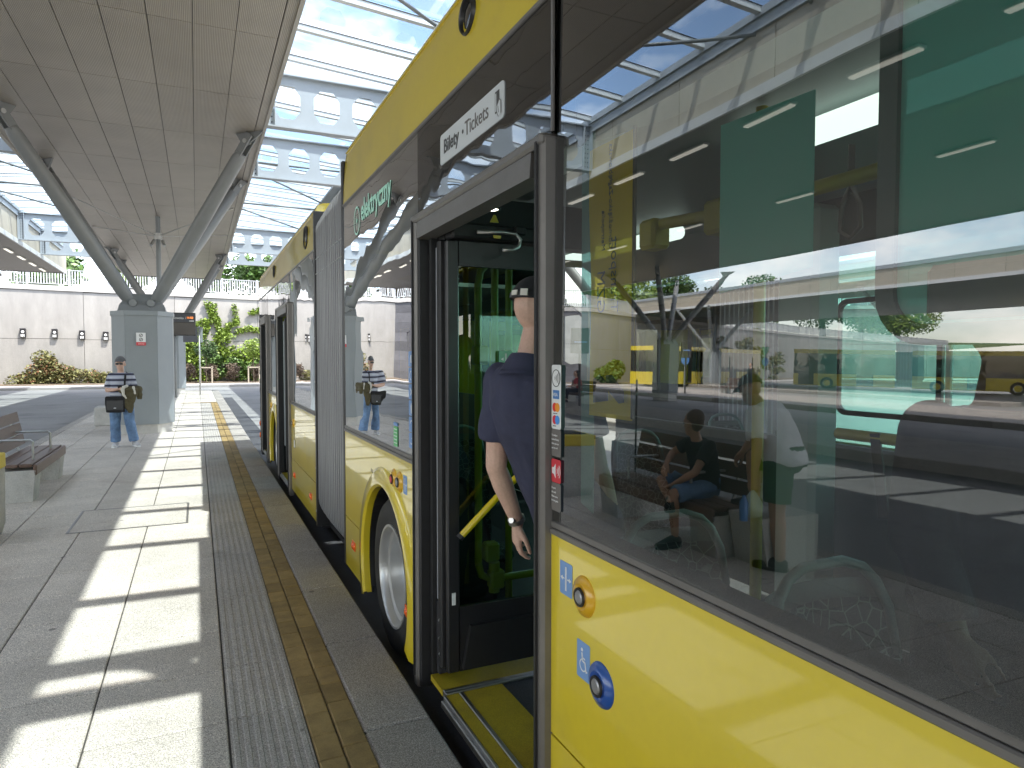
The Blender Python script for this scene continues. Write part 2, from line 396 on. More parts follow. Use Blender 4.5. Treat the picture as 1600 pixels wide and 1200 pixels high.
m_leaf5 = mat('dark_leaf_green', (0.045, 0.09, 0.025), 0.5, island=0.5)
m_leaf6 = mat('rust_brown_leaf', (0.2, 0.10, 0.045), 0.6, island=0.4)
m_bark = mat('bark', (0.11, 0.085, 0.06), 0.9, var=0.3, vscale=12)
m_soil = mat('mulch_soil', (0.14, 0.11, 0.08), 0.95, var=0.3, vscale=6, fine=0.3)
m_grass = mat('grassy_ground', (0.08, 0.12, 0.035), 0.9, var=0.3, vscale=2, fine=0.3)
m_wood = mat('brown_bench_plank', (0.13, 0.08, 0.06), 0.45, var=0.18, vscale=14, streak=(8, 0.6, 8), rnd=0.1)
m_galv = mat('galvanised_steel', (0.50, 0.51, 0.50), 0.4, metal=0.7, var=0.1, vscale=8)
m_yel = mat('bus_yellow_paint', (0.74, 0.57, 0.024), 0.30, coat=1.0, var=0.03, vscale=1.6, fine=0.012, fscale=30, dirt=((0.34, 0.27, 0.09), 2.6, 0.55, 0.16), bump=0.012, bscale=5)
m_yel2 = mat('yellow_handrail', (0.50, 0.42, 0.01), 0.35, coat=0.4)
m_orange = mat('orange_marker', (0.85, 0.13, 0.01), 0.25, coat=0.6)
m_white = mat('white_print', (0.78, 0.79, 0.78), 0.4)
m_whiteg = mat('sign_white', (0.62, 0.65, 0.66), 0.35)
m_dgrey = mat('dark_grey_print', (0.05, 0.047, 0.045), 0.4)
m_mgrey = mat('mid_grey_print', (0.16, 0.145, 0.135), 0.45)
m_red = mat('red_print', (0.62, 0.045, 0.06), 0.4)
m_blue = mat('blue_print', (0.07, 0.21, 0.50), 0.4)
m_bluel = mat('light_blue_print', (0.18, 0.33, 0.62), 0.4)
m_bluebtn = mat('blue_button_ring', (0.012, 0.075, 0.33), 0.3, coat=0.5)
m_yelbtn = mat('amber_button_ring', (0.66, 0.37, 0.01), 0.3, coat=0.5)
m_mint = mat('mint_print', (0.50, 0.92, 0.74), 0.4)
m_green = mat('green_print', (0.14, 0.55, 0.20), 0.4)
m_greens = mat('sign_green', (0.20, 0.45, 0.30), 0.4)
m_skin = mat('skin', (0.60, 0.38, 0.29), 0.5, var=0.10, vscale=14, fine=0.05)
m_skin2 = mat('tanned_skin', (0.42, 0.23, 0.15), 0.5, var=0.10, vscale=14)
m_navy = mat('navy_polo_cloth', (0.036, 0.039, 0.075), 0.85, var=0.15, vscale=6, fine=0.1, fscale=400, bump=0.5, bscale=7, bdist=0.02)
m_blackc = mat('black_cloth', (0.012, 0.012, 0.014), 0.85, var=0.2, vscale=8, bump=0.4, bscale=9, bdist=0.02)
m_jeans = mat('faded_blue_denim', (0.13, 0.22, 0.37), 0.85, var=0.4, vscale=7, fine=0.12, fscale=300, bump=0.5, bscale=10, bdist=0.03)
m_olive = mat('olive_jacket_cloth', (0.085, 0.072, 0.035), 0.85, var=0.25, vscale=9, bump=0.6, bscale=12, bdist=0.03)
m_creamc = mat('cream_lining', (0.62, 0.60, 0.54), 0.9, bump=0.5, bscale=14, bdist=0.02)
m_grey_cap = mat('grey_cap_cloth', (0.12, 0.12, 0.125), 0.85)
m_shirtw = mat('white_tshirt_cloth', (0.80, 0.78, 0.82), 0.85, var=0.08, vscale=6, bump=0.5, bscale=8, bdist=0.03)
m_greenc = mat('green_shorts_cloth', (0.018, 0.10, 0.045), 0.8, var=0.2, vscale=8)
m_hair = mat('brown_hair', (0.10, 0.06, 0.03), 0.6, var=0.3, vscale=60, fine=0.3, fscale=200)
m_redc = mat('red_top_cloth', (0.35, 0.03, 0.03), 0.8)
def stripes_material():
    m, n, l, b = newmat('striped_tshirt_cloth'); b.inputs['Roughness'].default_value = 0.85
    tcn = n.new('ShaderNodeTexCoord'); sp = n.new('ShaderNodeSeparateXYZ'); l.new(tcn.outputs['Object'], sp.inputs[0])
    md = n.new('ShaderNodeMath'); md.operation = 'PINGPONG'; md.inputs[1].default_value = 0.055; l.new(sp.outputs['Z'], md.inputs[0])
    cr = n.new('ShaderNodeValToRGB'); cr.color_ramp.interpolation = 'CONSTANT'
    ml = n.new('ShaderNodeMath'); ml.operation = 'MULTIPLY'; ml.inputs[1].default_value = 1 / 0.055; l.new(md.outputs[0], ml.inputs[0]); l.new(ml.outputs[0], cr.inputs['Fac'])
    e = cr.color_ramp.elements; e[0].color = (0.025, 0.028, 0.06, 1); e[1].position = 0.32; e[1].color = (0.36, 0.38, 0.46, 1)
    k = e.new(0.72); k.color = (0.50, 0.52, 0.58, 1)
    l.new(cr.outputs['Color'], b.inputs['Base Color']); return m
m_stripe = stripes_material()
# bus glazing
m_win = glassmat('bus_window_glass', (0.47, 0.51, 0.475), 2.4, 0.05, wave=(0.9, 0.0022, (1, 1, 1.4)))
m_winw = glassmat('bus_window_glass_wavy', (0.25, 0.36, 0.34), 2.6, 0.16, wave=(1.5, 0.0028, (1, 1, 1.1)))
m_wing = glassmat('door_glass', (0.24, 0.40, 0.30), 1.2, 0.02)
m_winf = glassmat('far_window_glass', (0.36, 0.80, 0.71), 1.0, 0.02)
def blackglass(name, wave):
    m, n, l, b = newmat(name); b.inputs['Base Color'].default_value = (0.012, 0.011, 0.010, 1); b.inputs['Roughness'].default_value = 0.02
    b.inputs['Specular IOR Level'].default_value = 0.9; b.inputs['Coat Weight'].default_value = 0.6
    b.inputs['Coat Roughness'].default_value = 0.02
    nn = wave_normal(n, l, *wave); l.new(nn, b.inputs['Normal']); l.new(nn, b.inputs['Coat Normal']); return m
m_blackgl = blackglass('glossy_black_glass', (2.0, 0.0045, (1, 1, 1.2)))
m_blackgl2 = blackglass('glossy_black_glass_flat', (2.0, 0.002, (1, 1, 1)))

# ================================================================== GROUND
g = MB(); g.add([(-400, -300, -0.22), (400, -300, -0.22), (400, 400, -0.22), (-400, 400, -0.22)], [(0, 1, 2, 3)])
g.build('road', m_asphalt, kind='structure')
gt = MB(); gt.box(0.955, -15, -0.26, 1.45, 34.0, -0.214); gt.build('gutter', m_gutter, kind='structure')
# raised ground behind the retaining wall
WALL = [(110, 4), (62, 36), (36, 47), (14, 51.2), (4, 52.3), (-12, 52.3), (-27, 51.5), (-45, 60.5), (-76, 75), (-130, 90)]
def offs(path, d):
    out = []
    for i, p in enumerate(path):
        a = V((*path[max(i - 1, 0)], 0)); b = V((*path[min(i + 1, len(path) - 1)], 0)); t = (b - a).normalized()
        out.append((p[0] + t.y * d, p[1] - t.x * d))
    return out
back = offs(WALL, 0.35)
tr = MB(); n_ = len(back); far = [(300, 40), (240, 140), (150, 200), (80, 240), (20, 260), (-20, 260), (-60, 260), (-120, 260), (-220, 240), (-300, 150)]
tr.v = [V((*p, 5.55)) for p in back] + [V((p[0]*0.5+q[0]*0.5, p[1]*0.5+q[1]*0.5, 9.5)) for p, q in zip(back, far)] + [V((*p, 12)) for p in far]
tr.f = [(i, i + 1, n_ + i + 1, n_ + i) for i in range(n_ - 1)] + [(n_ + i, n_ + i + 1, 2*n_ + i + 1, 2*n_ + i) for i in range(n_ - 1)]
tr.m = [0] * len(tr.f)
tr.build('hillside_terrain', m_grass, kind='structure')
# footway and planting bed at the foot of the wall
fw_out, fw_in = offs(WALL, -6.2), offs(WALL, -2.6)
sw = MB()
for i in range(len(WALL) - 1):
    sw.prism([fw_out[i], fw_out[i + 1], fw_in[i + 1], fw_in[i]], 'z', -0.24, -0.09)
sw.build('far_footway', mat('footway_paving', (0.36, 0.345, 0.33), 0.85, var=0.08, fine=0.1), kind='structure')
bed = MB(); inn = offs(WALL, -0.02)
for i in range(len(WALL) - 1): bed.prism([fw_in[i], fw_in[i + 1], inn[i + 1], inn[i]], 'z', -0.24, -0.04)
bed.build('planting_bed', m_soil, kind='structure')

# ================================================================== PLATFORM
platform = MB().box(-2.9, -15, -0.3, 0.945, 37.5, -0.012).build('platform', m_joint, kind='structure')
S = 0.565
def slab_mesh(name, w, d, mt, c=0.004): return MB().cbox(-w/2, -d/2, -0.05, w/2, d/2, 0, c).mesh(name, mt)
me_slab = slab_mesh('paving_slab', S - 0.008, S - 0.008, m_slab, 0.005)
xs = [0.1 - S * (i + 0.5) for i in range(5)]
rows = [3.29 + S * (k + 0.5) for k in range(-8, 52)]
far_mb = MB()
cnt = 0
for k, y in enumerate(rows):
    for x in xs:
        if cnt < 300 and y < 37.2:
            inst(me_slab, 'paving_slab', (x, y, random.uniform(-0.0015, 0.0015)), platform); cnt += 1
for k in range(-40, -8):
    for x in xs: far_mb.cbox(x - S/2 + .003, 3.29 + S*k + .003, -0.05, x + S/2 - .003, 3.29 + S*(k+1) - .003, 0, 0.004)
for x in xs:
    y = rows[-1] + S/2
    while y < 37.2:
        far_mb.cbox(x - S/2 + .003, y + .003, -0.05, x + S/2 - .003, y + S - .003, 0, 0.004); y += S
far_mb.build('paving_beyond', m_slab, platform, kind='stuff')
MB().cbox(-2.9, -15, -0.3, -2.73, 37.5, 0.001, 0.006).build('road_side_kerb', m_kerb, platform)
# ribbed guidance slabs
me_rib = MB(); me_rib.box(-0.157, -0.28, -0.05, 0.157, 0.28, -0.004)
for i in range(7):
    x = -0.135 + i * 0.045
    me_rib.rings([[(x - 0.014, yy, -0.005), (x - 0.009, yy, 0.001), (x + 0.009, yy, 0.001), (x + 0.014, yy, -0.005)] for yy in (-0.279, 0.279)])
me_rib = me_rib.mesh('ribbed_slab', m_tact)
for k in range(-4, 42):
    inst(me_rib, 'ribbed_slab', (0.262, 3.3 + 0.566 * (k + 0.5), random.uniform(-0.001, 0.001)), platform)
# yellow pavers, two courses, then the T end
me_yp = slab_mesh('yellow_paver', 0.106, 0.196, m_yelpave, 0.006)
for col_ in (0, 1):
    y = 0.9 + 0.07 * col_
    while y < 27.4:
        inst(me_yp, 'yellow_paver', (0.478 + 0.111 * col_, y, random.uniform(-0.002, 0.002)), platform); y += 0.2
for r_ in range(3):
    for k in range(5):
        inst(me_yp, 'yellow_paver', (0.36 - 0.2 * k, 27.0 + 0.11 * r_ , 0.002), platform, rot=(0, 0, pi / 2))
me_kb = MB().cbox(-0.152, -0.498, -0.32, 0.152, 0.498, 0, 0.012).mesh('kerb_stone', m_kerb)
for k in range(-6, 37): inst(me_kb, 'kerb_stone', (0.797, 0.45 + k * 1.0, random.uniform(-0.002, 0.003)), platform)
MB().box(0.42, 27.5, -0.05, 0.64, 37.4, 0).build('plain_strip', m_slab, platform)
MB().box(0.103, 27.4, -0.05, 0.417, 37.4, 0).build('plain_strip', m_slab, platform)
# access cover let into the paving
ac = thing('access_cover', 'rectangular paved access cover with thin steel rim set in the platform slabs', 'access cover', (-0.62, 8.0, 0))
fr_ = MB()
for a in ((-1.14, 7.46, -1.12, 8.5), (-0.125, 7.46, -0.105, 8.5), (-1.12, 7.46, -0.125, 7.48), (-1.12, 8.48, -0.125, 8.5)): fr_.box(a[0], a[1], -0.03, a[2], a[3], 0.005)
fr_.build('rim', m_frame, ac)
MB().box(-1.115, 7.485, -0.03, -0.13, 8.475, 0.004).build('lid', m_slab, ac)

# other platforms in the bus station, left and right of this one
def island(x0, y0, x1, y1, name='platform_island'):
    o = MB().cbox(x0, y0, -0.3, x1, y1, 0.0, 0.02).build(name, m_kerb, kind='structure'); return o
island(-13.4, -12, -9.7, 29); island(-27.6, 4, -20.8, 42); island(-41, 22, -34.5, 50)
island(9.6, -14, 13.4, 36); island(36, 6, 47, 36)

# ================================================================== CANOPIES
m_trim = mat('warm_grey_trim', (0.42, 0.40, 0.37), 0.5)
def canopy(name, label, x0, x1, y0, y1, mt, pw, pl, xr0, yr0, zc=6.3, panels=True, group='platform canopies', edge=0.25):
    c = thing(name, label, 'canopy', ((x0 + x1) / 2, y0, zc), group)
    MB().box(x0 + 0.03, y0 + 0.02, zc + 0.03, x1 - 0.03, y1 - 0.02, zc + 1.12).build('roof_body', m_dgrey, c)
    if panels:
        w, d = pw - 0.012, pl - 0.012
        me = MB().box(-w/2, -d/2, 0, w/2, d/2, 0.026).mesh('ceiling_panel', mt)
        x = xr0 + pw / 2
        while x < x1 - 0.1:
            y = yr0 + pl / 2
            while y < y1 - 0.4:
                inst(me, 'ceiling_panel', (x, y, zc), c); y += pl
            x += pw
    else:
        MB().box(x0 + 0.04, y0 + .03, zc, x1 - 0.04, y1 - .03, zc + 0.026).build('ceiling', mt, c)
    # white lower trims all round and cream upstand cladding on the long sides
    tr_ = MB(); tr_.box(x0 - 0.03, y0, zc - 0.03, x0 + 0.028, y1, zc + 0.16); tr_.box(x1 - 0.028, y0, zc - 0.03, x1 + 0.03, y1, zc + 0.16)
    tr_.build('edge_trim', m_trim if x1 == 1.33 else m_whitebar, c)
    en = MB(); en.box(x0 + 0.03, y0 - 0.02, zc - 0.028, x1 - 0.03, y0 + 0.018, zc + 1.1); en.box(x0 + 0.03, y1 - 0.018, zc - 0.028, x1 - 0.03, y1 + 0.02, zc + 1.1)
    en.build('end_fascia', m_steel_d, c)
    me = MB().box(-0.008, -1.29, 0, 0.008, 1.29, 0.93).mesh('cladding_panel', m_cream)
    for x in (x0 + 0.02, x1 - 0.02):
        y = y0 + 1.3
        while y < y1:
            inst(me, 'cladding_panel', (x, y, zc + 0.165), c); y += 2.6
    cap = MB(); cap.box(x0 - 0.05, y0, zc + 1.1, x0 + 0.12, y1, zc + 1.32); cap.box(x1 - 0.12, y0, zc + 1.1, x1 + 0.05, y1, zc + 1.32)
    cap.build('edge_beam', m_steel_l, c)
    return c
can1 = canopy('canopy', 'brown ribbed metal canopy over the near platform, carried on forked grey struts', -3.64, 1.33, -14.4, 44.6, m_ceil, 0.565, 2.6, -3.37, -12.75)
mb = MB(); mb.box(-3.61, -14.3, 6.3, -3.38, 44.5, 6.322); mb.box(1.16, -14.3, 6.3, 1.30, 44.5, 6.322); mb.build('edge_strip', m_ceil, can1)
can2 = canopy('canopy', 'dark wide canopy left of the near platform with a row of strip lights', -20.0, -6.55, -14.4, 44.8, m_ceil2, 1.2, 2.6, -19.9, -14.0, panels=False)
can3 = canopy('canopy', 'grey canopy standing beyond the sky gap left of the dark wide canopy', -52.0, -34.0, 14, 70, m_ceil2, 1.2, 2.6, -51.9, 15, panels=False)
can4 = canopy('canopy', 'canopy on the far side of the bus lane, right of the yellow bus', 4.75, 9.6, -14.4, 44.6, m_ceil2, 0.6, 2.6, 4.9, -12, panels=False)
can5 = canopy('canopy', 'distant canopy past the sunny lane, seen through the bus windows', 36.5, 46.5, 4, 38, m_ceil2, 0.6, 2.6, 36, 4, panels=False)
# strip lights under canopy 2
lt = mat('light_diffuser', (0.9, 0.86, 0.75), 0.4, emit=0.22)
def strip_light(x, y, label, n):
    t = thing('strip_light', label, 'light', (x, y, 6.3), 'strip lights under the dark canopy')
    MB().box(x - 0.08, y - 0.62, 6.255, x + 0.08, y + 0.62, 6.298).build('housing', m_galv, t)
    MB().cbox(x - 0.06, y - 0.6, 6.225, x + 0.06, y + 0.6, 6.257, 0.01).build('diffuser', lt, t)
    return t
sl = strip_light(-7.32, -2.0, 'one of the row of slim strip lights along the right edge of the dark canopy', 0)
for k in range(1, 20):
    copy_tree(sl, loc=(-7.32, -2.0 + 2.38 * k, 6.3))
sl2 = strip_light(-12.5, 0.5, 'one of the row of slim strip lights along the middle of the dark canopy', 0)
for k in range(1, 9): copy_tree(sl2, loc=(-12.5, 0.5 + 4.6 * k, 6.3))

# ------------------------------------------------------------------ glass roofs with castellated beams
def beam_into(parent, x0, x1, y):
    web = MB(); tw = 0.014; zb, zt = 6.47, 7.53; zc = 7.0; L = x1 - x0
    nh = max(1, int(L / 0.82)); mg = (L - nh * 0.82) / 2; W = 0.41
    for sd in (-1, 1):
        yy = y + sd * tw / 2
        for i in range(nh):
            cx = x0 + mg + W + i * 0.82
            o = [(.14, .34), (.27, .17), (.27, -.17), (.14, -.34), (-.14, -.34), (-.27, -.17), (-.27, .17), (-.14, .34)]
            r = [(.14, zt - zc), (W, .17), (W, -.17), (.14, zb - zc), (-.14, zb - zc), (-W, -.17), (-W, .17), (-.14, zt - zc)]
            cor = {0: (W, zt - zc), 2: (W, zb - zc), 4: (-W, zb - zc), 6: (-W, zt - zc)}
            P = lambda p: (cx + p[0], yy, zc + p[1])
            for k in range(8):
                k2 = (k + 1) % 8; poly = [P(o[k]), P(r[k])] + ([P(cor[k])] if k in cor else []) + [P(r[k2]), P(o[k2])]
                web.add(poly, [tuple(range(len(poly)))])
            if sd == 1:
                for k in range(8):
                    k2 = (k + 1) % 8
                    web.quad((cx + o[k][0], y - tw/2, zc + o[k][1]), (cx + o[k2][0], y - tw/2, zc + o[k2][1]), (cx + o[k2][0], y + tw/2, zc + o[k2][1]), (cx + o[k][0], y + tw/2, zc + o[k][1]))
        if mg > 0.01:
            web.quad((x0, yy, zb), (x0 + mg, yy, zb), (x0 + mg, yy, zt), (x0, yy, zt)); web.quad((x1 - mg, yy, zb), (x1, yy, zb), (x1, yy, zt), (x1 - mg, yy, zt))
    b = web.build('castellated_beam', m_steel_l, parent, fixn=False)
    fl = MB(); fl.box(x0, y - 0.11, zt, x1, y + 0.11, zt + 0.03); fl.box(x0, y - 0.11, zb - 0.03, x1, y + 0.11, zb)
    fl.build('flange', m_steel_l, b)
    ep = MB(); ep.box(x0 - 0.03, y - 0.12, zb - 0.04, x0 + 0.0, y + 0.12, zt + 0.04); ep.box(x0 + 0.18, y - 0.10, zb + .001, x0 + 0.2, y - 0.009, zt - .001)
    ep.box(x1, y - 0.12, zb - 0.04, x1 + 0.03, y + 0.12, zt + 0.04)
    ep.build('end_plate', m_steel_l, b)
    bl = MB()
    for i in range(9):
        for xx in (x0 + 0.06, x0 + 0.13):
            bl.lathe([(0, -0.02), (0.016, -0.02), (0.016, 0)], (xx, y - 0.0075, zb + 0.08 + i * 0.11), (0, 1, 0), 6)
    bl.build('bolts', m_blackp, b)
def glass_roof(label, x0, x1, ys, zl, zr, beams, rods):
    t = thing('glass_roof', label, 'glass roof', ((x0 + x1) / 2, ys[0], 7.6), 'glass roofs over the lanes')
    Z = lambda x: zl + (zr - zl) * (x - x0) / (x1 - x0)
    pitch = ys[1] - ys[0]
    bar = MB()
    for (w, z0, z1, mi) in ((0.115, -0.10, 0.0, 0), (0.145, 0.0, 0.012, 1)):
        bar.cm = mi
        bar.add([(x0, -w/2, Z(x0) + z0), (x1, -w/2, Z(x1) + z0), (x1, w/2, Z(x1) + z0), (x0, w/2, Z(x0) + z0), (x0, -w/2, Z(x0) + z1), (x1, -w/2, Z(x1) + z1), (x1, w/2, Z(x1) + z1), (x0, w/2, Z(x0) + z1)],
                [(3,2,1,0),(4,5,6,7),(0,1,5,4),(1,2,6,5),(2,3,7,6),(3,0,4,7)])
    bar.v = [p - V((0, 0, 7.6)) for p in bar.v]; bme = bar.mesh('glazing_bar', [m_whitebar, m_black])
    pane = MB().quad((x0, 0.08, Z(x0) + .02), (x1, 0.08, Z(x1) + .02), (x1, pitch - 0.08, Z(x1) + .02), (x0, pitch - 0.08, Z(x0) + .02))
    pane.v = [p - V((0, 0, 7.6)) for p in pane.v]; pme = pane.mesh('glass_pane', m_sky_glass)
    for y in ys:
        inst(bme, 'glazing_bar', (0, y, 7.6), t); inst(pme, 'glass_pane', (0, y, 7.6), t)
    ed = MB()
    ed.box(x0 - .02, ys[0], Z(x0) - 0.14, x0 + 0.10, ys[-1] + pitch, Z(x0) - 0.002); ed.box(x1 - 0.35, ys[0], Z(x1) - 0.16, x1 + .02, ys[-1] + pitch, Z(x1) - 0.1)
    ed.build('edge_rail', m_steel_l, t)
    for y in beams: beam_into(t, x0 + 0.04, x1 - 0.04, y)
    for (xa, ya, xb, yb) in rods: MB().tube([(xa, ya, 7.33), (xb, yb, 7.33)], 0.033, 8).build('bracing_rod', m_steel_d, t, smooth=True)
    return t
bays = [-13.9 + 1.45 * k for k in range(40)]
BE = [-3.3, 1.1, 15.2, 19.6, 33.9, 38.3]
glass_roof('glass roof strip on castellated beams above the yellow bus', 1.33, 4.75, bays, 7.98, 7.74, BE,
           [(1.36, 21.4, 4.7, 21.4), (1.36, 22.0, 4.7, 26.6), (1.36, 27.2, 4.7, 27.2), (1.36, 27.9, 4.7, 32.3), (1.36, 9.6, 4.7, 12.0)])
glass_roof('glass roof strip on castellated beams above the left-side road lane', -6.55, -3.64, bays, 7.74, 7.98, BE,
           [(-6.5, 21.4, -3.7, 21.4), (-6.5, 22.0, -3.7, 26.6), (-6.5, 27.2, -3.7, 27.2), (-6.5, 27.9, -3.7, 32.3), (-6.5, 9.4, -3.7, 11.4), (-6.5, 8.2, -3.7, 6.0)])

# ------------------------------------------------------------------ columns with forked struts
def column(cx, cy, label, spread=(2.2, 2.1), ztop=6.3, hc=2.64, group='forked roof columns', full=True):
    t = thing('column', label, 'column', (cx, cy, 0), group)
    def octo(hx, hy, c): return [(cx-hx, cy-hy+c*1.4), (cx-hx+c, cy-hy), (cx+hx-c, cy-hy), (cx+hx, cy-hy+c*1.4), (cx+hx, cy+hy-c*1.4), (cx+hx-c, cy+hy), (cx-hx+c, cy+hy), (cx-hx, cy+hy-c*1.4)]
    MB().prism(octo(0.545, 0.70, 0.27), 'z', -0.2, 0.2).build('plinth', m_concb, t)
    MB().prism(octo(0.55, 0.70, 0.27), 'z', 0.2, hc - 0.02).build('core', m_blackp, t)
    pts = octo(0.59, 0.74, 0.285)
    for i in range(8):
        a, b = V((*pts[i], 0)), V((*pts[(i + 1) % 8], 0)); d = (b - a).normalized(); nrm = V((-d.y, d.x, 0)) if False else V((d.y, -d.x, 0))
        c = (a + b) / 2; half = (b - a) / 2 - d * 0.004
        MB().obox((c.x - nrm.x*0.012, c.y - nrm.y*0.012, (0.2 + hc - 0.1) / 2), half, nrm * 0.012, (0, 0, (hc - 0.3) / 2)).build('cladding_panel', m_steel, t)
    MB().prism(octo(0.61, 0.76, 0.29), 'z', hc - 0.1, hc).build('cap', m_steel, t)
    if not full:
        pass
    hd = MB(); hd.rings([[(cx + x * s, cy + y * s2, z) for x, y in ((-1, -1), (1, -1), (1, 1), (-1, 1))] for s, s2, z in ((0.47, 0.42, hc + .001), (0.43, 0.36, hc + 0.15), (0.26, 0.2, hc + 0.40))])
    hd.build('head_casting', m_steel_d, t)
    bo = MB()
    for s in (-1, 1):
        for q in (-1, 1):
            bo.lathe([(0, 0.05), (0.075, 0.05), (0.085, 0.03), (0.085, -0.2)], (cx + s * 0.17, cy + q * 0.36, hc + 0.19), (0, q, 0), 16)
    bo.build('pin_bosses', m_steel_d, t, smooth=40)
    for sx in (-1, 1):
        for sy in (-1, 1):
            p0 = V((cx + sx * 0.22, cy + sy * 0.17, hc + 0.18)); p1 = V((cx + sx * spread[0], cy + sy * spread[1], ztop - 0.02))
            d = (p1 - p0).normalized(); L = (p1 - p0).length
            st = MB().tube([p0 + d * k for k in (0.0, 0.3, L * 0.5, L - 0.62, L - 0.5)], [0.10, 0.135, 0.148, 0.135, 0.108], 18).build('strut', m_steel_d, t, smooth=40)
            # clevis fork, pin and roof gusset
            side = d.cross(V((0, 0, 1))).normalized(); e = p1 - d * 0.5
            fk = MB()
            for q in (-1, 1): fk.obox(e + d * 0.2 + side * 0.075 * q, d * 0.25, side * 0.015, side.cross(d) * 0.085)
            fk.build('fork', m_steel_d, st)
            MB().lathe([(0, -0.11), (0.045, -0.11), (0.045, 0.11), (0, 0.11)], e + d * 0.28, side, 12).build('pin', m_galv, st)
            up = V((0, 0, 1)); gq = MB(); ee = e + d * 0.2
            hx = V((d.x, d.y, 0)).normalized()
            base = V((p1.x, p1.y, ztop - 0.002))
            q2 = side * 0.02
            poly = [base - hx * 0.42, base + hx * 0.30, e + d * 0.30 + V((0, 0, -0.07)), e + d * 0.14]
            gq.rings([[p + q2 for p in poly], [p - q2 for p in poly]]); gq.build('gusset', m_steel_d, st)
    return t
c1 = column(-1.07, 17.3, 'grey clad column with four struts behind the waiting man')
copy_tree(c1, loc=(-1.07, 35.7, 0), label='second grey column farther along the platform, half hidden by the display sign')
copy_tree(c1, loc=(-1.07, -1.1, 0), label='grey column on the near platform behind the photographer')
copy_tree(c1, loc=(-19.2, 29.3, 0), label='slim-looking column left on the far platform, in the reflection right of the yellow banner')
copy_tree(c1, loc=(-35.4, 45.2, 0), label='column in front of the distant yellow bus beyond the far bench')
copy_tree(c1, loc=(-11.5, -6.0, 0), label='grey column of the second platform behind the photographer')
copy_tree(c1, loc=(41.5, 29.0, 0), label='column on the distant platform seen through the far bus windows')
copy_tree(c1, loc=(11.5, 17.3, 0), label='column on the platform across the lane right of the bus')
# rain pipe and light tie rods above column 1
dp = thing('rain_pipe', 'slim grey rain pipe hanging from the canopy ceiling behind the nearest column', 'pipe', (-1.1, 25.6, 0))
MB().tube([(-1.1, 25.6, 0), (-1.1, 25.6, 6.3)], 0.075, 12).build('pipe', m_steel, dp, smooth=40)
MB().tube([(-1.1, 25.6, 5.55), (-1.1, 25.6, 5.75)], 0.12, 12).build('collar', m_galv, dp, smooth=40)
for (x, y) in ((-3.3, 23.2), (1.1, 23.2), (-3.3, 28.4), (1.1, 28.4)):
    MB().tube([(-1.1, 25.6, 5.65), (x, y, 6.29)], 0.016, 6).build('tie_rod', m_galv, dp, smooth=True)
for q in (-1, 1):
    MB().tube([(-1.1 + q * .12, 25.5, 5.5), (-1.1 + q * 0.2, 25.3, 5.3)], 0.05, 8).build('spotlight', m_galv, dp, smooth=40)

# small notice on the column
nt = thing('smoking_ban_notice', 'white notice with red foot fixed to the column beside the waiting man', 'notice', (-1.07, 16.54, 2.05))
MB().box(-1.165, 16.53, 1.97, -0.985, 16.538, 2.17).build('plate', m_white, nt)
MB().box(-1.165, 16.53, 1.90, -0.985, 16.538, 1.968).build('red_foot', m_red, nt)
rg = MB()
for z in (2.115, 2.025): rg.lathe([(0.026, 0), (0.036, 0)], (-1.075, 16.528, z), (0, -1, 0), 20)
for z in (2.115, 2.025): rg.obox((-1.075, 16.5275, z), (0.02, 0, 0.02), (0, 0.0005, 0), (-0.004, 0, 0.004))
rg.build('pictogram', m_dgrey, nt)
text('ZAKAZ', 0.035, m_white, nt, (-1.13, 16.528, 1.922), (1, 0, 0), (0, 0, 1))

# ================================================================== RETAINING WALL
wall = thing('retaining_wall', 'tall pale concrete retaining wall curving round the bus station', 'wall', (0, 52, -0.22))
ZT = lambda x: 5.75 + (0.25 if x < -12 else 0.25 * max(0, min(1, (4 - x) / 16)))
core = MB(); cop = MB(); inn2 = offs(WALL, 0.05); outb = offs(WALL, 0.5)
co0, co1 = offs(WALL, -0.14), offs(WALL, 0.55)
for i in range(len(WALL) - 1):
    za, zb = ZT(WALL[i][0]), ZT(WALL[i + 1][0])
    core.rings([[(*inn2[i], -0.3), (*outb[i], -0.3), (*outb[i], za), (*inn2[i], za)], [(*inn2[i+1], -0.3), (*outb[i+1], -0.3), (*outb[i+1], zb), (*inn2[i+1], zb)]])
    cop.rings([[(*co0[i], za - 0.02), (*co1[i], za - 0.02), (*co1[i], za + 0.3), (*co0[i], za + 0.3)], [(*co0[i+1], zb - 0.02), (*co1[i+1], zb - 0.02), (*co1[i+1], zb + 0.3), (*co0[i+1], zb + 0.3)]])
core.build('core', m_joint, wall); cop.build('coping', mat('coping_concrete', (0.42, 0.41, 0.39), 0.8, var=0.08), wall)
for i in range(len(WALL) - 1):
    a, b = V((*WALL[i], 0)), V((*WALL[i + 1], 0)); L = (b - a).length; d = (b - a) / L; nn = V((d.y, -d.x, 0))
    dark = WALL[i][0] <= -12 and WALL[i + 1][0] >= -27
    pw, hs = (1.15, 8) if dark else (5.2, 2)
    n = max(1, round(L / pw)); w = L / n
    for k in range(n):
        c = a + d * (w * (k + 0.5)); zt = ZT(c.x) - 0.03; ph = (zt + 0.26) / hs
        for r in range(hs):
            z0 = -0.26 + ph * r
            off = random.uniform(0.0, 0.012)
            MB().obox(c + V((0, 0, z0 + ph / 2)) + nn * (0.0 - off), d * (w / 2 - (0.005 if dark else 0.012)), nn * 0.045, (0, 0, ph / 2 - (0.005 if dark else 0.012))).build('stone_tile' if dark else 'concrete_panel', m_stone if dark else m_conc, wall)
